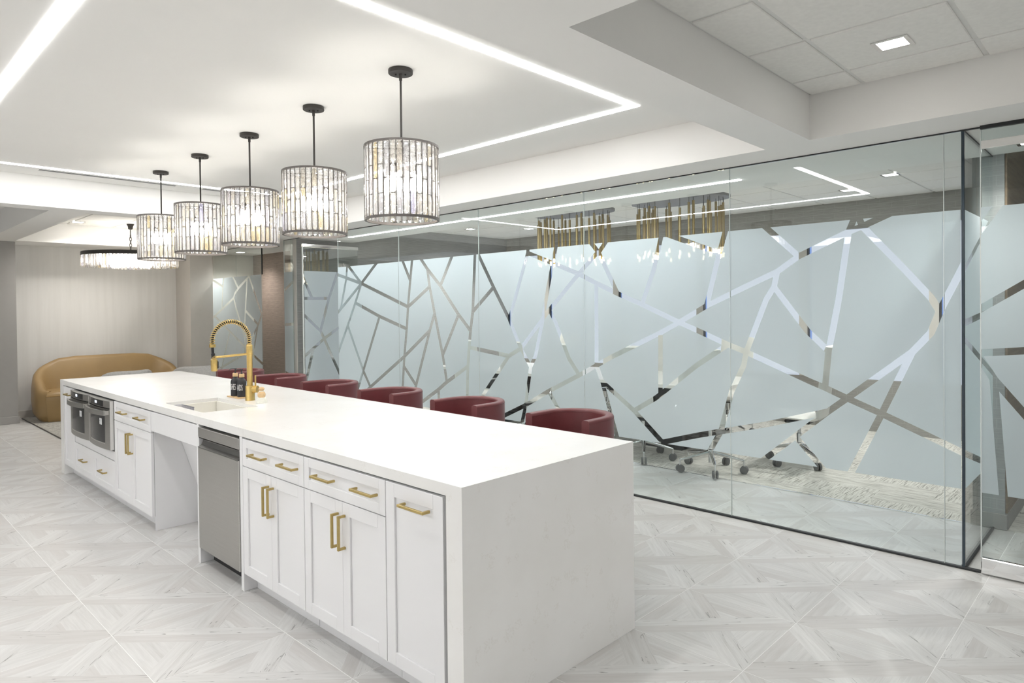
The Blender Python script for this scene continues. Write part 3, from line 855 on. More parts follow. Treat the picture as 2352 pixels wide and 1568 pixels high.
# undermount sink
s = thing('undermount_sink', ((SX0 + SX1) / 2, (SY0 + SY1) / 2, .73), 'cream rectangular sink set under the white worktop', 'sink')
b = MB(); e = -.0135
x0, x1, y0, y1 = SX0 - e, SX1 + e, SY0 - e, SY1 + e
zb = .738
b.box(x0 - .012, x0, y0 - .012, y1 + .012, zb, H - .022, .003); b.box(x1, x1 + .012, y0 - .012, y1 + .012, zb, H - .022, .003)
b.box(x0, x1, y0 - .012, y0, zb, H - .022, .003); b.box(x0, x1, y1, y1 + .012, zb, H - .022, .003)
b.box(x0 - .012, x1 + .012, y0 - .012, y1 + .012, zb - .012, zb)
b.build('basin', M['sink'], s)
MB().lathe([(.0, .001), (.03, .001), (.045, .004), (.045, 0)], 20, ((x0 + x1) / 2, (y0 + y1) / 2, zb)).build('drain', M['chrome'], s, smooth=40)
# clear caddy in the sink
t = thing('clear_caddy', (.13, 3.08, .70), 'clear ribbed plastic caddy standing inside the sink', 'caddy')
b = MB(); cx0, cx1, cy0, cy1, cz0, cz1 = .1005, .170, 2.98, 3.20, .7395, .902
for a in ((cx0, cx0 + .003, cy0, cy1), (cx1 - .003, cx1, cy0, cy1), (cx0, cx1, cy0, cy0 + .003), (cx0, cx1, cy1 - .003, cy1)): b.box(*a, cz0, cz1)
b.box(cx0, cx1, cy0, cy1, cz0, cz0 + .004)
b.build('body', M['acrylic'], t)
r = MB()
for i in range(11): r.tube([(cx1 + .002, cy0 + .01 + .02 * i, cz0), (cx1 + .002, cy0 + .01 + .02 * i, cz1)], .003, 6)
for i in range(4): r.tube([(cx0 + .01 + .018 * i, cy0 - .002, cz0), (cx0 + .01 + .018 * i, cy0 - .002, cz1)], .003, 6)
r.tube([(cx0, cy0, cz1), (cx1, cy0, cz1), (cx1, cy1, cz1), (cx0, cy1, cz1)], .004, 6, closed=True)
r.build('rib', M['acrylic'], t)

G = .0015
def pull(parent, y, z, vertical=False, ln=.15, name='handle'):
    b = MB(); r = .0055; px = -.034
    if vertical:
        b.box(px - r, px + r, y - r, y + r, z - ln / 2, z + ln / 2, .001)
        for q in (-1, 1): b.box(px + r, -.0005, y - r, y + r, z + q * (ln / 2 - r) - r, z + q * (ln / 2 - r) + r, .001)
    else:
        b.box(px - r, px + r, y - ln / 2, y + ln / 2, z - r, z + r, .001)
        for q in (-1, 1): b.box(px + r, -.0005, y + q * (ln / 2 - r) - r, y + q * (ln / 2 - r) + r, z - r, z + r, .001)
    return b.build(name, M['pull_brass'], parent)
def shaker(name, parent, y0, y1, z0, z1, fr=.058):
    b = MB()
    b.box(.009, .019, y0, y1, z0, z1)
    b.box(0, .009, y0, y0 + fr, z0, z1, .0012); b.box(0, .009, y1 - fr, y1, z0, z1, .0012)
    b.box(0, .009, y0 + fr, y1 - fr, z0, z0 + fr, .0012); b.box(0, .009, y0 + fr, y1 - fr, z1 - fr, z1, .0012)
    return b.build(name, M['cabinet'], parent)
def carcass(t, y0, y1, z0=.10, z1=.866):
    MB().box(.024, .62, y0, y1, z0, z1 - .004).build('carcass', M['gap_shade'], t)
def toe(t, y0, y1):
    MB().box(.075, .62, y0, y1, .0005, .099).build('toe_kick', M['cabinet'], t)

t = thing('pull_out_cabinet', (.3, .29, 0), 'tall single-front white pull-out cabinet beside the near waterfall end', 'cabinet')
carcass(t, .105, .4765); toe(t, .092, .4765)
d = shaker('door', t, .109, .4755, .102, .8575); pull(d, .265, .788, ln=.165)
def drawer_unit(y0, y1, split, label, hd, hv, open_side=False):
    t = thing('drawer_cabinet', (.3, (y0 + y1) / 2, 0), label, 'cabinet', 'white shaker cabinets of the island')
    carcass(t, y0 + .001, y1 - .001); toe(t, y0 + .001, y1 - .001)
    d = shaker('drawer', t, y0 + G, y1 - G, .7075, .8575, .045)
    for y in hd: pull(d, y, .788, ln=.165)
    for (a, c_), y in zip(((y0 + G, split - G / 2), (split + G / 2, y1 - G)), hv):
        dd = shaker('door', t, a, c_, .102, .7035); pull(dd, y, .573, True, .155)
    return t
drawer_unit(.4785, 1.153, .811, 'white two-door cabinet with a wide drawer, second from the near waterfall end', (.95, .612), (.790, .845))
drawer_unit(1.155, 1.834, 1.496, 'white two-door cabinet with a wide drawer, right beside the dishwasher', (1.62, 1.288), (1.470, 1.523))
for y0, lab in ((1.8365, 'white full-height panel between the dishwasher and the drawer cabinet'), (2.452, 'white full-height panel between the dishwasher and the knee space')):
    tag(MB().box(0, .62, y0, y0 + .034, .0005, HS - .0015, .001).build('side_panel', M['cabinet']), lab, 'panel')
# dishwasher
t = thing('dishwasher', (.3, 2.16, 0), 'stainless steel dishwasher with recessed handle under the island', 'dishwasher')
y0, y1 = 1.874, 2.449
MB().box(.032, .60, y0, y1, .10, .855).build('tub', M['slot'], t)
MB().box(.08, .60, y0, y1, .0005, .099).build('toe_kick', M['black'], t)
MB().box(-.006, .030, y0, y1, .79, .852, .002).build('control_panel', M['steel'], t)
d = MB().box(-.008, .030, y0, y1, .10, .728, .003).build('door', M['steel'], t)
b = MB(); prof = [(-.006, .787), (.020, .786), (.024, .765), (.012, .742), (-.010, .731), (-.010, .729), (.030, .729), (.030, .788)]
b.prism([(p, q) for p, q in prof], 'y', y0 + .004, y1 - .004).build('recessed_handle', M['recess_shade_steel'], d, recalc=True)
# knee space under the sink
t = thing('sink_apron', (.3, 2.92, .72), 'plain white apron panel over the open knee space below the sink', 'panel')
MB().box(.001, .020, 2.4875, 3.3185, .7215, HS - .009, .0012).build('panel', M['cabinet'], t)
b = MB().prism([(.170, .718), (.182, .718), (.412, .0015), (.400, .0015)], 'y', 2.4885, 3.3175)
tag(b.build('sloped_panel', M['cabinet'], recalc=True), 'white sloped panel hiding the pipes at the back of the knee space', 'panel')
# cabinet at the far side of the knee space
tag(MB().box(.020, .62, 3.3195, 3.324, .0005, HS - .0015).build('side_panel', M['cabinet']), 'white cabinet side facing the open knee space', 'panel')
drawer_unit(3.325, 4.185, 3.760, 'white two-door cabinet with a wide drawer, between the knee space and the ovens', (3.93, 3.52), (3.727, 3.782))
# oven housing and ovens
t = thing('oven_cabinet', (.3, 4.79, 0), 'white cabinet housing the two ovens above two small drawers', 'cabinet')
MB().box(.024, .62, 4.187, 5.402, .10, .445).build('carcass', M['gap_shade'], t); toe(t, 4.187, 5.402)
MB().box(.004, .020, 4.1885, 5.400, .372, .445, .001).build('filler', M['cabinet'], t)
MB().box(.09, .62, 4.187, 4.195, .446, .866).box(.09, .62, 5.394, 5.402, .446, .866).box(.60, .62, 4.195, 5.394, .446, .866).build('housing', M['cabinet'], t)
for a, c_, y in ((4.1885, 4.7935, 4.47), (4.7965, 5.400, 5.06)):
    d = shaker('drawer', t, a, c_, .102, .368, .055); pull(d, y, .245, ln=.155)
def oven(y0, y1, label):
    t = thing('built_in_oven', (.25, (y0 + y1) / 2, .45), label, 'oven', 'built-in ovens of the island')
    ym = (y0 + y1) / 2
    MB().box(.0, .55, y0 + .006, y1 - .006, .449, .855).build('casing', M['slot'], t)
    def bow(y, dp): return -.028 - dp * (1 - ((y - ym) / ((y1 - y0) / 2)) ** 2)
    def shell(name, z0, z1, dp, mat, ya=y0 + .002, yb=y1 - .002, back=-.001, off=0, parent=t):
        n = 12; b = MB(); ys = [ya + (yb - ya) * i / n for i in range(n + 1)]
        poly = [(bow(y, dp) - off, y) for y in ys] + [(back if off == 0 else bow(y, dp) + .001, y) for y in ys[::-1]]
        return b.prism(poly, 'z', z0, z1).build(name, mat, parent, smooth=35, recalc=True)
    ctl = shell('control_panel', .800, .856, .022, M['steel'])
    shell('control_glass', .806, .852, .022, M['oven_glass'], y0 + .13, y1 - .13, off=.0015, parent=ctl)
    shell('display', .822, .842, .022, M['display'], ym - .03, ym + .02, off=.0025, parent=ctl)
    dr = shell('door', .462, .790, .022, M['steel'])
    shell('window', .515, .748, .022, M['oven_glass'], y0 + .10, y1 - .12, off=.0015, parent=dr)
    shell('window_trim', .505, .512, .022, M['steel_light'], y0 + .10, y1 - .12, off=.0025, parent=dr)
    shell('window_trim', .512, .752, .022, M['steel_light'], y1 - .119, y1 - .112, off=.0025, parent=dr)
    shell('energy_label', .655, .705, .022, M['sticker'], y0 + .155, y0 + .205, off=.0028, parent=dr)
    b = MB()
    for q in range(4): b.add([(bow(y, .022) - .0045, y, .663 + .01 * q + dz) for y, dz in ((y0 + .162, 0), (y0 + .198 - .008 * (q % 2), 0), (y0 + .198 - .008 * (q % 2), .003), (y0 + .162, .003))], [(0, 1, 2, 3)])
    b.build('label_print', M['ink'], dr)
    n = 14; ys = [y0 + .03 + (y1 - y0 - .06) * i / n for i in range(n + 1)]
    def hx(y): return -.052 - .040 * (1 - ((y - ym) / ((y1 - y0) / 2)) ** 2)
    b = MB().prism([(hx(y) - .006, y) for y in ys] + [(hx(y) + .008, y) for y in ys[::-1]], 'z', .742, .782)
    for q in (0, n): b.box(hx(ys[q]), -.028, ys[q] - .010, ys[q] + .010, .746, .778, .002)
    b.build('handle', M['steel'], dr, smooth=35, recalc=True)
    MB().box(-.026, .0, y0 + .004, y1 - .004, .791, .799).build('gap', M['black'], t)
    MB().box(-.028, -.002, y0 + .0005, y0 + .004, .462, .856, .001).build('side_trim', M['steel_light'], t)
    MB().box(-.028, -.002, y1 - .004, y1 - .0005, .462, .856, .001).build('side_trim', M['steel_light'], t)
oven(4.190, 4.792, 'stainless steel built-in oven next to the two-door cabinet')
oven(4.797, 5.399, 'stainless steel built-in oven next to the narrow far pull-out cabinet')
t = thing('pull_out_cabinet', (.3, 5.60, 0), 'narrow tall white pull-out cabinet at the far end, beside the ovens', 'cabinet')
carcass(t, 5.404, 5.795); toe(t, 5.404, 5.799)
d = shaker('door', t, 5.4055, 5.788, .102, .8575); pull(d, 5.56, .795, ln=.165)

# ------------------------------------------------------------------ faucet and soap
FX, FY = .553, 2.943
t = thing('kitchen_faucet', (FX, FY, H), 'brass pull-down kitchen faucet with black coiled spring spout', 'faucet')
MB().lathe([(.0, .0005), (.034, .0005), (.034, .004), (.033, .006), (.033, .104), (.031, .108), (0, .108)], 24, (FX, FY, H)).build('base', M['brass'], t, smooth=40)
MB().lathe([(0, .108), (.0205, .108), (.0205, .328), (.022, .330), (.022, .405), (.0195, .410), (0, .410)], 20, (FX, FY, H)).build('column', M['brass'], t, smooth=40)
b = MB()
for i in range(9): b.tube([(FX + .0222 * math.cos(2 * PI * q / 16), FY + .0222 * math.sin(2 * PI * q / 16), H + .335 + .008 * i) for q in range(16)], .0014, 5, closed=True)
b.build('knurled_sleeve', M['brass'], t, smooth=60)
AX, R_ = (FX + .288) / 2, (FX - .288) / 2
AZ = H + .44
arcp = [(FX, FY, H + .41), (FX, FY, AZ)] + [(AX + R_ * math.cos(a), FY, AZ + R_ * 1.05 * math.sin(a)) for a in [PI * i / 24 for i in range(1, 24)]] + [(.288, FY, AZ), (.288, FY, 1.325)]
MB().tube(arcp, .0085, 10).build('hose', M['black'], t, smooth=50)
# coil around the hose
def along(pts, n):
    seg = [0]
    for a, c_ in zip(pts, pts[1:]): seg.append(seg[-1] + (Vector(c_) - Vector(a)).length)
    out = []
    for i in range(n + 1):
        d_ = seg[-1] * i / n; j = max(q for q in range(len(pts) - 1) if seg[q] <= d_ + 1e-9)
        u_ = (d_ - seg[j]) / max(1e-9, seg[j + 1] - seg[j])
        out.append((Vector(pts[j]).lerp(Vector(pts[j + 1]), u_), (Vector(pts[j + 1]) - Vector(pts[j])).normalized()))
    return out
coil = []
NC = 33
for i, (p, d_) in enumerate(along(arcp, NC * 12)):
    a = 2 * PI * i / 12; e1 = Vector((0, 1, 0)); e2 = d_.cross(e1)
    coil.append(p + e1 * (.0155 * math.cos(a)) + e2 * (.0155 * math.sin(a)))
MB().tube(coil, .0028, 6).build('spring', M['brass'], t, smooth=60)
MB().lathe([(0, 0), (.021, 0), (.021, .022), (0, .022)], 18, (.288, FY, 1.315)).build('collar', M['brass'], t, smooth=40)
MB().tube([(.288, FY, 1.318), (.291, FY, 1.262), (.296, FY, 1.245)], .0095, 10).tube([(.291, FY, 1.272), (.294, FY, 1.240)], .013, 10).build('connector', M['black'], t, smooth=50)
MB().tube([(.296, FY, 1.243), (FX - .018, FY, 1.254)], .0085, 10).tube([(.297, FY - .012, 1.243), (.297, FY + .012, 1.243)], .014, 12).build('support_arm', M['brass'], t, smooth=50)
hd = MB().lathe([(0, .0), (.018, .0), (.021, .004), (.023, .07), (.023, .08), (.019, .084), (0, .084)], 20, (.298, FY, 1.146)).build('spray_head', M['brass'], t, smooth=40)
MB().box(.318, .327, FY - .008, FY + .008, 1.165, 1.215, .003).build('button', M['black'], hd)
MB().tube([(FX + .01, FY - .012, H + .082), (FX + .036, FY - .046, H + .082)], .026, 18).build('valve', M['brass'], t, smooth=40)
MB().tube([(FX + .026, FY - .034, H + .09), (FX + .026, FY - .034, H + .182)], .0062, 10).build('lever', M['brass'], t, smooth=40)

tag(MB().box(.522, .622, 3.075, 3.275, H + .0008, H + .009, .002).build('soap_tray', M['pale_wood']), 'pale wood tray under the two black soap bottles', 'tray')
def word_mesh(txt, size):
    cu = bpy.data.curves.new('word', 'FONT'); cu.body = txt; cu.size = size; cu.align_x = 'CENTER'; cu.align_y = 'CENTER'; cu.resolution_u = 2
    o = bpy.data.objects.new('word', cu); COL.objects.link(o)
    dg = bpy.context.evaluated_depsgraph_get()
    me = bpy.data.meshes.new_from_object(o.evaluated_get(dg))
    vs = [tuple(v.co) for v in me.vertices]; fs = [tuple(p.vertices) for p in me.polygons]
    bpy.data.objects.remove(o); bpy.data.curves.remove(cu); bpy.data.meshes.remove(me)
    return vs, fs
def bottle(x, y, txt, label):
    z = H + .0095; r = .0335
    t = thing('soap_bottle', (x, y, z), label, 'soap bottle', 'black soap bottles by the faucet')
    MB().lathe([(0, 0), (r - .003, 0), (r, .003), (r, .108), (r - .004, .122), (r - .013, .134), (.0165, .139), (.0155, .146), (0, .146)], 28, (x, y, z)).build('body', M['soap'], t, smooth=30)
    MB().lathe([(0, .1465), (.0195, .1465), (.0195, .170), (.018, .172), (0, .172)], 22, (x, y, z)).build('collar', M['pale_wood'], t, smooth=40)
    p = MB().lathe([(.0, .172), (.008, .172), (.006, .182), (.0045, .184), (.0045, .202), (0, .202)], 12, (x, y, z))
    p.box(x - .011, x + .010, y - .0085, y + .0085, z + .201, z + .208, .002)
    p.tube([(x - .008, y, z + .2055), (x - .030, y + .012, z + .2045), (x - .038, y + .016, z + .198)], .0032, 8)
    p.build('pump', M['black'], t, smooth=45)
    vs_, fs_ = word_mesh(txt, .036); a0 = math.radians(198)
    out = []
    for (px, py, pz) in vs_:
        a = a0 + px * .55 / r
        out.append((x + (r + .0006) * math.cos(a), y + (r + .0006) * math.sin(a), z + .068 + py * 1.8))
    MB().add(out, fs_).build('lettering', M['lettering'], t)
bottle(.575, 3.128, 'HANDS', 'black pump soap bottle lettered HANDS, the one in front on the tray')
bottle(.567, 3.222, 'DISHES', 'black pump soap bottle lettered DISHES, half hidden on the tray')
t = thing('dish_brush', (.545, 2.742, H), 'small wooden dish brush with white bristles beside the faucet', 'brush')
MB().lathe([(0, .0005), (.040, .0005), (.038, .012), (.027, .040), (0, .040)], 24, (.545, 2.742, H)).build('bristles', M['bristle'], t, smooth=40)
MB().lathe([(0, .040), (.022, .040), (.0275, .052), (.0275, .066), (.021, .078), (.012, .083), (0, .083)], 24, (.545, 2.742, H)).build('knob', M['pale_wood'], t, smooth=50)
MB().tube([(.545 + .014 * math.cos(2 * PI * q / 16), 2.742 + .014 * math.sin(2 * PI * q / 16), H + .0845) for q in range(16)], .003, 6, closed=True).build('ring', M['bristle'], t, smooth=60)
MB().lathe([(0, .086), (.014, .088), (.021, .097), (.021, .103), (.014, .112), (0, .115)], 20, (.545, 2.742, H)).build('grip', M['pale_wood'], t, smooth=60)

# ------------------------------------------------------------------ counter stools
def barrel(path, th, z0, z1, rnd, zs=None):
    """upright wall following a plan path (list of xy), with rolled top edge; zs gives the top height per point"""
    rows = []
    n = len(path)
    for i, p in enumerate(path):
        p = Vector((*p, 0)); a = Vector((*path[max(0, i - 1)], 0)); c_ = Vector((*path[min(n - 1, i + 1)], 0))
        d_ = (c_ - a).normalized(); nr = Vector((-d_.y, d_.x, 0)); zt = zs[i] if zs else z1
        prof = [(-th / 2, z0), (-th / 2, zt - rnd)] + [(-th / 2 + rnd - rnd * math.cos(q * PI / 8), zt - rnd + rnd * math.sin(q * PI / 8)) for q in range(1, 5)]
        prof += [(th / 2 - rnd + rnd * math.sin(q * PI / 8), zt - rnd + rnd * math.cos(q * PI / 8)) for q in range(0, 5)] + [(th / 2, z0)]
        rows.append([tuple(p + nr * u_ + Vector((0, 0, z_))) for u_, z_ in prof])
    b = MB().grid(rows)
    m = len(rows[0])
    b.f.append(tuple(range(m))); b.f.append(tuple((n - 1) * m + q for q in range(m))[::-1])
    for i in range(n - 1): b.f.append((i * m, (i + 1) * m, (i + 1) * m + m - 1, i * m + m - 1))
    return b
def stool():
    t = thing('counter_stool', (0, 0, 0), 'x', 'stool', 'maroon stools along the island')
    R = .208
    path = [(-.155, R), (-.07, R)] + arc(0, 0, R, PI / 2, -PI / 2, 18) + [(-.07, -R), (-.155, -R)]
    barrel(path, .052, .60, .955, .016).build('backrest', M['maroon'], t, smooth=50, recalc=True)
    s = MB()
    for off in (-.0275, .0275):
        q = [(p[0], p[1]) for p in path]; pts = []
        for i, p in enumerate(q):
            a = Vector(q[max(0, i - 1)]); c_ = Vector(q[min(len(q) - 1, i + 1)]); d_ = (c_ - a).normalized()
            pts.append((p[0] - d_.y * off * .93, p[1] + d_.x * off * .93, .938))
        s.tube(pts, .0016, 5)
    s.build('seam', M['maroon_seam'], t)
    pf = [(-.20, .18)] + [(x_ * .88, y_ * .86) for x_, y_ in arc(0, 0, R, PI / 2, -PI / 2, 14)] + [(-.20, -.18)]
    b = MB().prism([(x_, y_) for x_, y_ in pf], 'z', .60, .685); b.build('seat', M['maroon'], t, recalc=True)
    for sx in (-.15, .13):
        for sy in (-.15, .15):
            MB().tube([(sx * 1.12, sy * 1.12, 0.0005), (sx, sy, .60)], [.013, .021], 10).build('leg', M['wood_leg'], t, smooth=50)
    MB().tube([(-.16, -.16, .22), (.14, -.16, .22), (.14, .16, .22), (-.16, .16, .22)], .009, 8, closed=True).build('footrest', M['bronze'], t, smooth=50)
    return t
st = stool()
labs = ['maroon leather barrel stool at the near end of the island, closest to the waterfall end', 'second maroon leather barrel stool counting from the near waterfall end',
        'third maroon leather barrel stool counting from the near waterfall end', 'third maroon leather barrel stool counting from the lounge end of the island',
        'maroon leather barrel stool just past the brass faucet, second from the lounge end', 'maroon leather barrel stool behind the soap bottles and faucet, closest to the lounge']
for i in range(6):
    o = st if i == 0 else copy_tree(st)
    o.location = (1.40, .60 + .885 * i, 0); o['label'] = labs[i]

# ------------------------------------------------------------------ drum pendants over the island
def crystal_mesh(w, h, d=.010):
    """cut prism: hexagonal section with bevelled ends, hanging from z=0 down to -h"""
    e = min(.012, h * .12)
    sec = [(-w / 2, 0), (-w * .28, d * .5), (w * .28, d * .5), (w / 2, 0), (w * .28, -d * .5), (-w * .28, -d * .5)]
    b = MB(); vs = []
    for z, s in ((0, .55), (-e, 1), (-h + e, 1), (-h, .55)):
        vs += [(x * s, y * s, z) for x, y in sec]
    fs = [tuple(range(6)), tuple(range(18, 24))[::-1]]
    for i in range(3): fs += [(i * 6 + q, i * 6 + 6 + q, i * 6 + 6 + (q + 1) % 6, i * 6 + (q + 1) % 6) for q in range(6)]
    b.add(vs, fs)
    o = b.build('crystal', M['crystal'], recalc=True); me = o.data; bpy.data.objects.remove(o)
    return me
PR, ZB, ZP = .197, 2.052, 2.458
def pendant(x, y):
    t = thing('drum_pendant', (0, 0, 0), 'x', 'pendant light', 'crystal drum pendants in a row over the island')
    zc = ZT
    MB().lathe([(0, zc - .0005), (.0655, zc - .0005), (.0665, zc - .003), (.0665, zc - .021), (.0645, zc - .0235), (0, zc - .0235)], 32, (0, 0, 0)).build('canopy', M['bronze'], t, smooth=40)
    s = MB()
    for a in (2.4, 5.54): s.lathe([(0, -.0235), (.005, -.0235), (.005, -.031), (0, -.032)], 10, (.026 * math.cos(a), .026 * math.sin(a), zc))
    s.build('screw', M['black'], t, smooth=40)
    MB().lathe([(0, zc - .0235), (.009, zc - .0235), (.0085, zc - .058), (.0055, zc - .062), (0, zc - .062)], 14).build('collar', M['bronze'], t, smooth=40)
    MB().tube([(0, 0, zc - .060), (0, 0, ZP - .02)], .0062, 10).build('rod', M['bronze'], t, smooth=50)
    def ring(z, h, name):
        return MB().lathe([(PR - .007, z), (PR + .006, z), (PR + .006, z + h), (PR - .007, z + h), (PR - .007, z)], 48).build(name, M['ring_bronze'], t, smooth=40)
    ring(ZP - .012, .012, 'ring'); ring(ZB, .013, 'ring')
    b = MB()
    for q in range(3):
        a = 2 * PI * q / 3 + .3; b.tube([(0, 0, ZP - .012), ((PR - .006) * math.cos(a), (PR - .006) * math.sin(a), ZP - .008)], .004, 6)
    b.lathe([(0, ZP - .03), (.02, ZP - .03), (.02, ZP - .012), (0, ZP - .012)], 14)
    b.build('spider', M['bronze'], t)
    NCOL = 36; b = MB(); z0, z1 = ZB + .013, ZP - .012; hh = z1 - z0
    joints = {0: (.315, .71), 1: (.505,)}
    for q in range(NCOL):
        a = 2 * PI * (q + .5) / NCOL
        b.tube([((PR + .004) * math.cos(a), (PR + .004) * math.sin(a), ZB + .002), ((PR + .004) * math.cos(a), (PR + .004) * math.sin(a), ZP - .002)], .0027, 5)
        for jz in joints[q % 2]:
            a0, a1 = 2 * PI * (q - .5) / NCOL, 2 * PI * (q + .5) / NCOL; zj = z1 - hh * jz
            b.tube([((PR + .005) * math.cos(a0), (PR + .005) * math.sin(a0), zj), ((PR + .005) * math.cos(a1), (PR + .005) * math.sin(a1), zj)], .0018, 4)
    b.build('wire_cage', M['ring_bronze'], t)
    for q in range(NCOL):
        a = 2 * PI * q / NCOL; cuts = [0, *joints[q % 2], 1]
        for c0, c1 in zip(cuts, cuts[1:]):
            key = round(hh * (c1 - c0) - .006, 3)
            if key not in CR: CR[key] = crystal_mesh(.0275, key, .011)
            o = bpy.data.objects.new('crystal', CR[key]); COL.objects.link(o); o.parent = t
            o.location = (PR * math.cos(a), PR * math.sin(a), z1 - hh * c0 - .003)
            o.rotation_euler = (0, 0, a + PI / 2)
    sk = MB(); bl = []
    for q in range(4):
        a = 2 * PI * q / 4 + .6; x_, y_ = .075 * math.cos(a), .075 * math.sin(a)
        sk.tube([(0, 0, ZP - .025), (x_ * .6, y_ * .6, ZP - .07), (x_, y_, ZP - .11)], .004, 6)
        sk.lathe([(0, ZP - .155), (.014, ZP - .155), (.014, ZP - .105), (0, ZP - .105)], 12, (x_, y_, 0))
        bl.append(MB().lathe([(0, ZP - .255), (.008, ZP - .25), (.017, ZP - .225), (.018, ZP - .205), (.012, ZP - .175), (.010, ZP - .156), (0, ZP - .156)], 12, (x_, y_, 0)))
    sk.build('lamp_holder', M['bronze'], t, smooth=40)
    for q in bl: q.build('bulb', M['bulb'], t, smooth=60)
    ld = bpy.data.lights.new('pendant_glow', 'POINT'); ld.energy = PENDANT_WATTS; ld.shadow_soft_size = 0.06; ld.color = (1.0, 0.96, 0.90)
    lo = bpy.data.objects.new('pendant_glow', ld); COL.objects.link(lo); lo.parent = t; lo.location = (0, 0, ZP - .20)
    return t
CR = {}
pp = pendant(0, 0)
plabs = ['crystal drum pendant nearest the open end of the island, hanging largest', 'second crystal drum pendant from the near waterfall end', 'middle crystal drum pendant of the five over the island',
         'fourth crystal drum pendant from the near waterfall end, before the last one', 'last crystal drum pendant of the row, overlapping the flat lounge chandelier']
for i in range(5):
    o = pp if i == 0 else copy_tree(pp)
    o.location = (.601, 1.1415 + .9273 * i, 0); o['label'] = plabs[i]

# ------------------------------------------------------------------ flat crystal chandelier in the lounge
CX, CY = 1.565, 9.05
t = thing('ring_chandelier', (CX, CY, ZT), 'flat round crystal chandelier on a chain over the lounge sofa', 'chandelier')
MB().lathe([(0, ZT - .0005), (.055, ZT - .0005), (.052, ZT - .012), (.034, ZT - .05), (.030, ZT - .085), (.012, ZT - .095), (0, ZT - .095)], 24, (CX, CY, 0)).build('canopy', M['bronze'], t, smooth=40)
b = MB(); b.tube([(CX, CY, ZT - .09), (CX, CY, ZT - .17)], .006, 8)
nl = 6; zt_, zb_ = ZT - .165, 2.44; ll = (zt_ - zb_) / nl
for q in range(nl):
    zc = zt_ - ll * (q + .5); pts = []
    for w_ in range(12):
        a = 2 * PI * w_ / 12; r1, r2 = .015 * math.sin(a), (ll * .66) * math.cos(a)
        pts.append((CX + (r1 if q % 2 else 0), CY + (0 if q % 2 else r1), zc + r2))
    b.tube(pts, .0042, 6, closed=True)
b.build('chain', M['bronze'], t, smooth=60)
MB().lathe([(.615, 2.385), (.628, 2.385), (.628, 2.437), (.615, 2.437), (.615, 2.385)], 64, (CX, CY, 0)).build('rim', M['bronze'], t, smooth=40)
b = MB()
for q in range(3): b.tube([(CX - .62 * math.cos(PI * q / 3), CY - .62 * math.sin(PI * q / 3), 2.43), (CX + .62 * math.cos(PI * q / 3), CY + .62 * math.sin(PI * q / 3), 2.43)], .008, 6)
b.lathe([(0, 2.42), (.05, 2.42), (.05, 2.445), (0, 2.445)], 16, (CX, CY, 0))
for r_ in (.50, .37, .24): b.lathe([(r_ - .006, 2.40), (r_ + .006, 2.40), (r_ + .006, 2.42), (r_ - .006, 2.42), (r_ - .006, 2.40)], 40, (CX, CY, 0))
b.build('frame', M['bronze'], t, smooth=40)
for r_, n_, h_, zz in ((.622, 84, .155, 2.385), (.50, 64, .17, 2.40), (.37, 46, .185, 2.40), (.24, 28, .195, 2.40)):
    me = crystal_mesh(.036, h_, .014)
    for q in range(n_):
        a = 2 * PI * q / n_
        o = bpy.data.objects.new('crystal', me); COL.objects.link(o); o.parent = t
        o.location = (r_ * math.cos(a), r_ * math.sin(a), zz - ZT); o.rotation_euler = (0, 0, a + PI / 2)
for q in range(10):
    a = 2 * PI * q / 10 + .2; r_ = .43 if q % 2 else .56
    MB().lathe([(0, 2.285), (.012, 2.29), (.018, 2.31), (.014, 2.345), (.009, 2.36), (.009, 2.405), (0, 2.405)], 10, (CX + r_ * math.cos(a), CY + r_ * math.sin(a), 0)).build('bulb', M['soft_bulb'], t, smooth=60)

ld = bpy.data.lights.new('chandelier_glow', 'POINT'); ld.energy = 30.0; ld.shadow_soft_size = 0.35; ld.color = (1.0, 0.95, 0.87)
lo = bpy.data.objects.new('chandelier_glow', ld); COL.objects.link(lo); lo.parent = t; lo.location = (0, 0, 2.30 - ZT)

# ------------------------------------------------------------------ lounge: rug, sofa, chairs
t = thing('lounge_rug', (1.55, 8.7, 0), 'grey mottled rug with dark bound edge under the lounge seating', 'rug')
MB().box(.428, 2.63, 6.9, 10.26, .0008, .010).build('pile', M['rug'], t)
MB().box(.416, .428, 6.888, 10.272, .0006, .0105).box(2.63, 2.642, 6.888, 10.272, .0006, .0105).box(.428, 2.63, 6.888, 6.9, .0006, .0105).box(.428, 2.63, 10.26, 10.272, .0006, .0105).build('binding', M['black'], t)

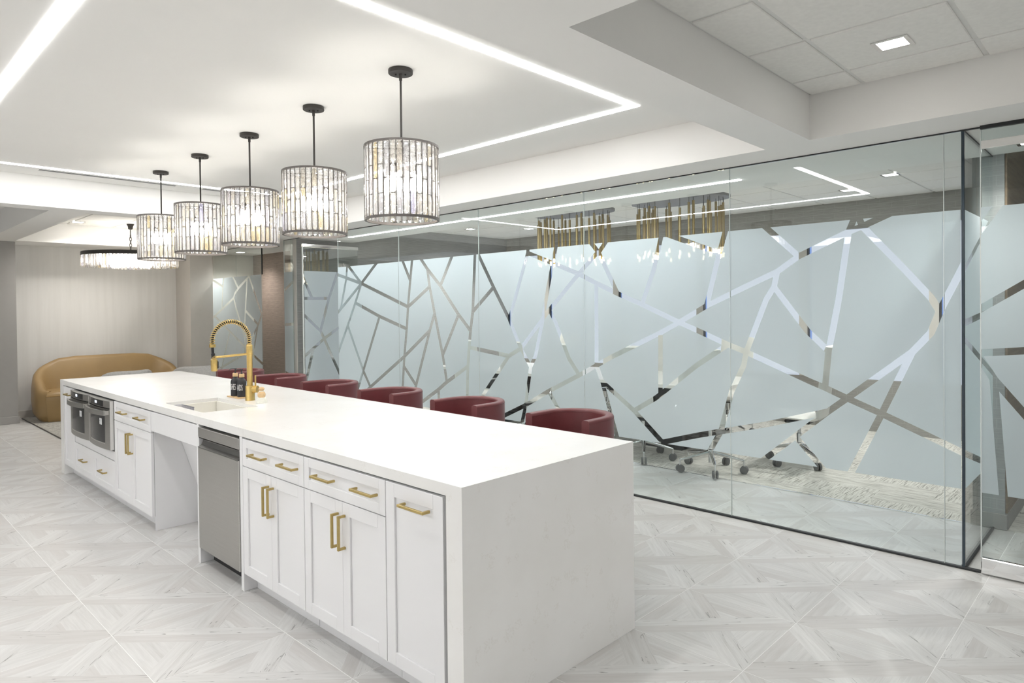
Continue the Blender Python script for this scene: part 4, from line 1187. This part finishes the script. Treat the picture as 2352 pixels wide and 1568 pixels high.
def sofa(cx, cyy, z0):
    t = thing('curved_sofa', (cx, cyy, z0), 'tan leather curved sofa against the pale lounge wall', 'sofa')
    a_, f_, bk, rc = 1.03, -.40, .37, .40
    path = [(-a_ + .10, f_ - .02), (-a_ + .03, f_ + .05), (-a_, f_ + .17)] + arc(-a_ + rc, bk - rc, rc, PI, PI / 2, 10) + [(q * .2, bk) for q in range(-2, 3)] + arc(a_ - rc, bk - rc, rc, PI / 2, 0, 10) + [(a_, f_ + .17), (a_ - .03, f_ + .05), (a_ - .10, f_ - .02)]
    n = len(path); rows = []; trim = []
    def hgt(p):
        u_ = min(1, max(0, (p[1] - f_) / (bk - f_ - .02))); u_ = u_ * u_ * (3 - 2 * u_)
        side = min(1, max(0, (a_ - abs(p[0])) / .55)); side = side * side * (3 - 2 * side)
        return .44 + .32 * u_ + .13 * u_ * side
    th = .20
    for i, p in enumerate(path):
        A_, B_ = Vector(path[max(0, i - 1)]), Vector(path[min(n - 1, i + 1)]); d_ = (B_ - A_).normalized(); nr = Vector((-d_.y, d_.x))  # outward (path runs clockwise)
        h = hgt(p)
        prof = [(-.085, 0.0), (-.02, .10), (.0, .30), (-.004, h * .72), (-.022, h - .05), (-.05, h - .012), (-.085, h), (-.12, h - .014), (-.145, h - .05), (-th, max(.36, h * .62)), (-th - .03, .36)]
        rows.append([(cx + p[0] + nr.x * u_, cyy + p[1] + nr.y * u_, z0 + zz) for u_, zz in prof])
        trim.append((cx + p[0] + nr.x * -.0, cyy + p[1] + nr.y * -.0, z0 + .43))
    b = MB().grid(rows); m = len(rows[0])
    b.f.append(tuple(range(m))); b.f.append(tuple((n - 1) * m + q for q in range(m))[::-1])
    o = b.build('shell', M['tan'], t, smooth=60, recalc=True)
    # seat block with rounded front and piping
    fr = [(-a_ + .10, f_ - .03)] + [(-a_ + .22, f_ - .06)] + [(q * .2, f_ - .07) for q in range(-3, 4)] + [(a_ - .22, f_ - .06), (a_ - .10, f_ - .03)]
    bkp = [(a_ - .16, bk - .20), (-a_ + .16, bk - .20)]
    poly = fr + bkp
    def ringz(z_, s, push): return [(cx + p[0] * s, cyy + (p[1] + (push if i < len(fr) else 0)), z0 + z_) for i, p in enumerate(poly)]
    q = MB(); layers = [ringz(.0, .965, .055), ringz(.12, .985, .018), ringz(.30, 1.0, 0.0), ringz(.385, .998, .002), ringz(.415, .985, .02), ringz(.425, .955, .06)]
    m = len(poly); q.v = [p for r in layers for p in r]
    for i in range(len(layers) - 1): q.f += [(i * m + j, i * m + (j + 1) % m, (i + 1) * m + (j + 1) % m, (i + 1) * m + j) for j in range(m)]
    q.f.append(tuple(range(m))[::-1]); q.f.append(tuple((len(layers) - 1) * m + j for j in range(m)))
    q.build('seat', M['tan'], t, smooth=50, recalc=True)
    MB().tube([(cx + p[0], cyy + p[1] - .004, z0 + .372) for p in fr], .007, 6).build('piping', M['seam'], t, smooth=60)
    for sx in (-.8, .8):
        pass
    return t
sofa(1.50, 9.90, .0112)

def tub(x, y, rot, label):
    t = thing('tub_chair', (0, 0, 0), label, 'armchair', 'grey lounge chairs behind the island')
    R = .30; path = [(R, .30), (R, .12)] + arc(0, 0, R, 0, -PI, 20) + [(-R, .12), (-R, .30)]
    zs = []
    for p in path:
        u_ = min(1, max(0, (.25 - p[1]) / .50)); zs.append(.56 + .265 * u_ * u_ * (3 - 2 * u_))
    barrel(path, .065, .20, .82, .03, zs).build('backrest', M['grey_fabric'], t, smooth=60, recalc=True)
    MB().prism([(R * .88, .31)] + [(p[0] * .88, p[1] * .88) for p in arc(0, 0, R, 0, -PI, 14)] + [(-R * .88, .31)], 'z', .20, .44).build('seat', M['grey_fabric'], t, recalc=True)
    for sx in (-.2, .2):
        for sy in (-.18, .22): MB().tube([(sx * 1.15, sy * 1.15, 0.0), (sx, sy, .20)], [.011, .018], 8).build('leg', M['wood_leg'], t, smooth=50)
    t.location = (x, y, .0145); t.rotation_euler = (0, 0, rot)
    return t
tub(1.03, 7.62, .10, 'grey fabric lounge chair directly in front of the tan sofa')
tub(1.93, 7.62, -.20, 'grey fabric lounge chair beside the faucet spray head, at the right of the pair')

# ------------------------------------------------------------------ meeting room
TBX, TBY0, TBY1 = 5.12, 1.30, 5.60
t = thing('meeting_table', (TBX, (TBY0 + TBY1) / 2, 0), 'long white meeting table behind the frosted glass', 'table')
pts = []
for (ccx, ccy, a0) in ((TBX + .5, TBY1 - .12, 0), (TBX - .5, TBY1 - .12, PI / 2), (TBX - .5, TBY0 + .12, PI), (TBX + .5, TBY0 + .12, 1.5 * PI)): pts += arc(ccx, ccy, .12, a0, a0 + PI / 2, 5)
MB().prism(pts, 'z', .715, .75).build('top', M['table'], t, recalc=True)
for yy in (2.1, 4.8): MB().box(TBX - .30, TBX + .30, yy - .25, yy + .25, .004, .714, .01).build('base', M['black'], t)
MB().box(TBX - .05, TBX + .05, 2.36, 4.54, .55, .70, .005).build('beam', M['black'], t)
def swivel():
    t = thing('swivel_chair', (0, 0, 0), 'x', 'chair', 'white swivel chairs around the meeting table')
    # faces +x
    for q in range(5):
        a = 2 * PI * q / 5 - .14; c_, s_ = math.cos(a), math.sin(a)
        MB().tube([(.03 * c_, .03 * s_, .178), (.305 * c_, .305 * s_, .120)], [.023, .012], 8).tube([(.305 * c_, .305 * s_, .128), (.305 * c_, .305 * s_, .07)], .009, 8).build('spoke', M['chrome'], t, smooth=50)
        w = MB()
        for d_ in (-1, 1):
            n0 = Vector((-s_, c_, 0)); p = Vector((.305 * c_, .305 * s_, .0372))
            w.tube([p + n0 * (d_ * .006), p + n0 * (d_ * .012), p + n0 * (d_ * .024), p + n0 * (d_ * .027)], [.032, .037, .037, .028], 16)
        w.build('caster', M['slot'], t, smooth=40)
    MB().lathe([(0, .08), (.020, .08), (.020, .155), (.034, .16), (.034, .205), (.026, .21), (.026, .30), (.016, .305), (.016, .41), (0, .41)], 16).build('gas_column', M['chrome'], t, smooth=40)
    MB().box(-.12, .12, -.09, .09, .405, .435, .008).build('mechanism', M['black'], t)
    # seat and back: one padded sheet bent from seat to tall back
    prof = [(.27, .455), (.255, .478), (.20, .487), (0, .478), (-.16, .474), (-.215, .495), (-.240, .56), (-.262, .75), (-.285, .95), (-.315, 1.13), (-.33, 1.17)]
    def sheet_(pr, name, th, wf):
        rows = []
        for i, (x_, z_) in enumerate(pr):
            A_, B_ = Vector(pr[max(0, i - 1)]), Vector(pr[min(len(pr) - 1, i + 1)]); d_ = (B_ - A_).normalized(); nr = Vector((-d_.y, d_.x))
            hw = wf(i / (len(pr) - 1)); r = []
            for q in range(13):
                v_ = -1 + q / 6; e_ = 1 - abs(v_) ** 6 * .9; dip = .035 * (v_ * v_)
                r.append((x_ - nr.x * (th / 2 * e_) + (dip if pr is not prof[:5] else 0) * (1 if z_ > .5 else 0), v_ * hw, z_ - nr.y * (th / 2 * e_)))
            for q in range(12, -1, -1):
                v_ = -1 + q / 6; e_ = 1 - abs(v_) ** 6 * .9; dip = .035 * (v_ * v_)
                r.append((x_ + nr.x * (th / 2 * e_) + dip * (1 if z_ > .5 else 0), v_ * hw, z_ + nr.y * (th / 2 * e_)))
            r.append(r[0]); rows.append(r)
        b = MB().grid(rows); m = len(rows[0])
        b.f.append(tuple(range(m - 1))); b.f.append(tuple((len(rows) - 1) * m + q for q in range(m - 1))[::-1])
        return b.build(name, M['white_leather'], t, smooth=60, recalc=True)
    sheet_(prof[:6], 'seat', .055, lambda u_: .245)
    sheet_(prof[5:], 'backrest', .05, lambda u_: .225 - .02 * u_)
    for s_ in (-1, 1):
        MB().tube([(-.22, s_ * .245, .56), (-.16, s_ * .275, .66), (-.08, s_ * .28, .68), (.12, s_ * .28, .675), (.17, s_ * .28, .65), (.165, s_ * .27, .52), (.13, s_ * .235, .47)], .012, 8).build('armrest', M['chrome'], t, smooth=50)
    return t
sw = swivel()
spots = [(4.23, 1.21, .12, 'white swivel chair behind the glass with chrome base fully visible under the film'),
         (4.27, 1.98, .10, 'white swivel chair whose chrome star base shows just right of the island corner'),
         (5.08, .70, PI / 2 + .1, 'white swivel chair at the head of the meeting table, closest to the glass corner'),
         (4.25, 2.80, .05, 'white swivel chair on the glass side of the table, third counting from the corner'),
         (4.26, 3.60, -.05, 'white swivel chair on the glass side of the table, fourth counting from the corner'),
         (4.24, 4.42, .08, 'white swivel chair on the glass side, last before the dark end wall'),
         (6.0, 1.9, PI, 'white swivel chair on the window side of the table, first from the corner side'),
         (6.02, 2.8, PI + .1, 'white swivel chair on the window side of the table, second from the corner side'),
         (6.0, 3.7, PI, 'white swivel chair on the window side of the table, third from the corner side'),
         (6.01, 4.6, PI - .1, 'white swivel chair on the window side of the table, closest to the dark end wall')]
for i, (x, y, r, lab) in enumerate(spots):
    o = sw if i == 0 else copy_tree(sw)
    o.location = (x, y, .0045); o.rotation_euler = (0, 0, r); o['label'] = lab

def oval(cx, cyy, label, hl=.57, hw=.30, z=2.745):
    t = thing('tube_chandelier', (cx, cyy, z), label, 'chandelier', 'oval brass tube chandeliers of the meeting room')
    n = 40; pts = []
    def onp(a, k=1.0):
        sx, sy = math.cos(a), math.sin(a)
        return (cx + k * hw * math.copysign(abs(sx) ** .75, sx), cyy + k * hl * math.copysign(abs(sy) ** .75, sy))
    MB().prism([onp(2 * PI * q / n) for q in range(n)], 'z', z, z + .028).build('canopy_plate', M['plate'], t, recalc=True)
    MB().lathe([(0, z + .028), (.03, z + .028), (.03, ZR - .013), (0, ZR - .013)], 16, (cx, cyy, 0)).build('stem', M['plate'], t, smooth=40)
    rg = random.Random(3)
    for q in range(30):
        a = 2 * PI * q / 30; x_, y_ = onp(a, .88 if q % 3 else .72)
        dz = (.035, .11, .06)[q % 3]; ln = (.50, .46, .54)[q % 3]
        p = MB().tube([(x_, y_, z - dz), (x_, y_, z - dz - ln)], .0135, 10).build('tube', M['brass_tube'], t, smooth=50)
        MB().tube([(x_, y_, z), (x_, y_, z - dz)], .003, 5).build('hanger', M['black'], p)
        MB().tube([(x_, y_, z - dz - ln), (x_, y_, z - dz - ln - .05)], .0105, 10).build('lit_tip', M['tubelight'], p, smooth=50)
M['brass_tube'] = plain('antique_brass', (0.42, 0.32, 0.15), 0.36, 1.0, vary=0.06, scale=40)
oval(4.98, 3.45, 'oval brass tube chandelier over the far half of the meeting table')
oval(5.10, 2.02, 'oval brass tube chandelier over the half of the meeting table near the glass corner')
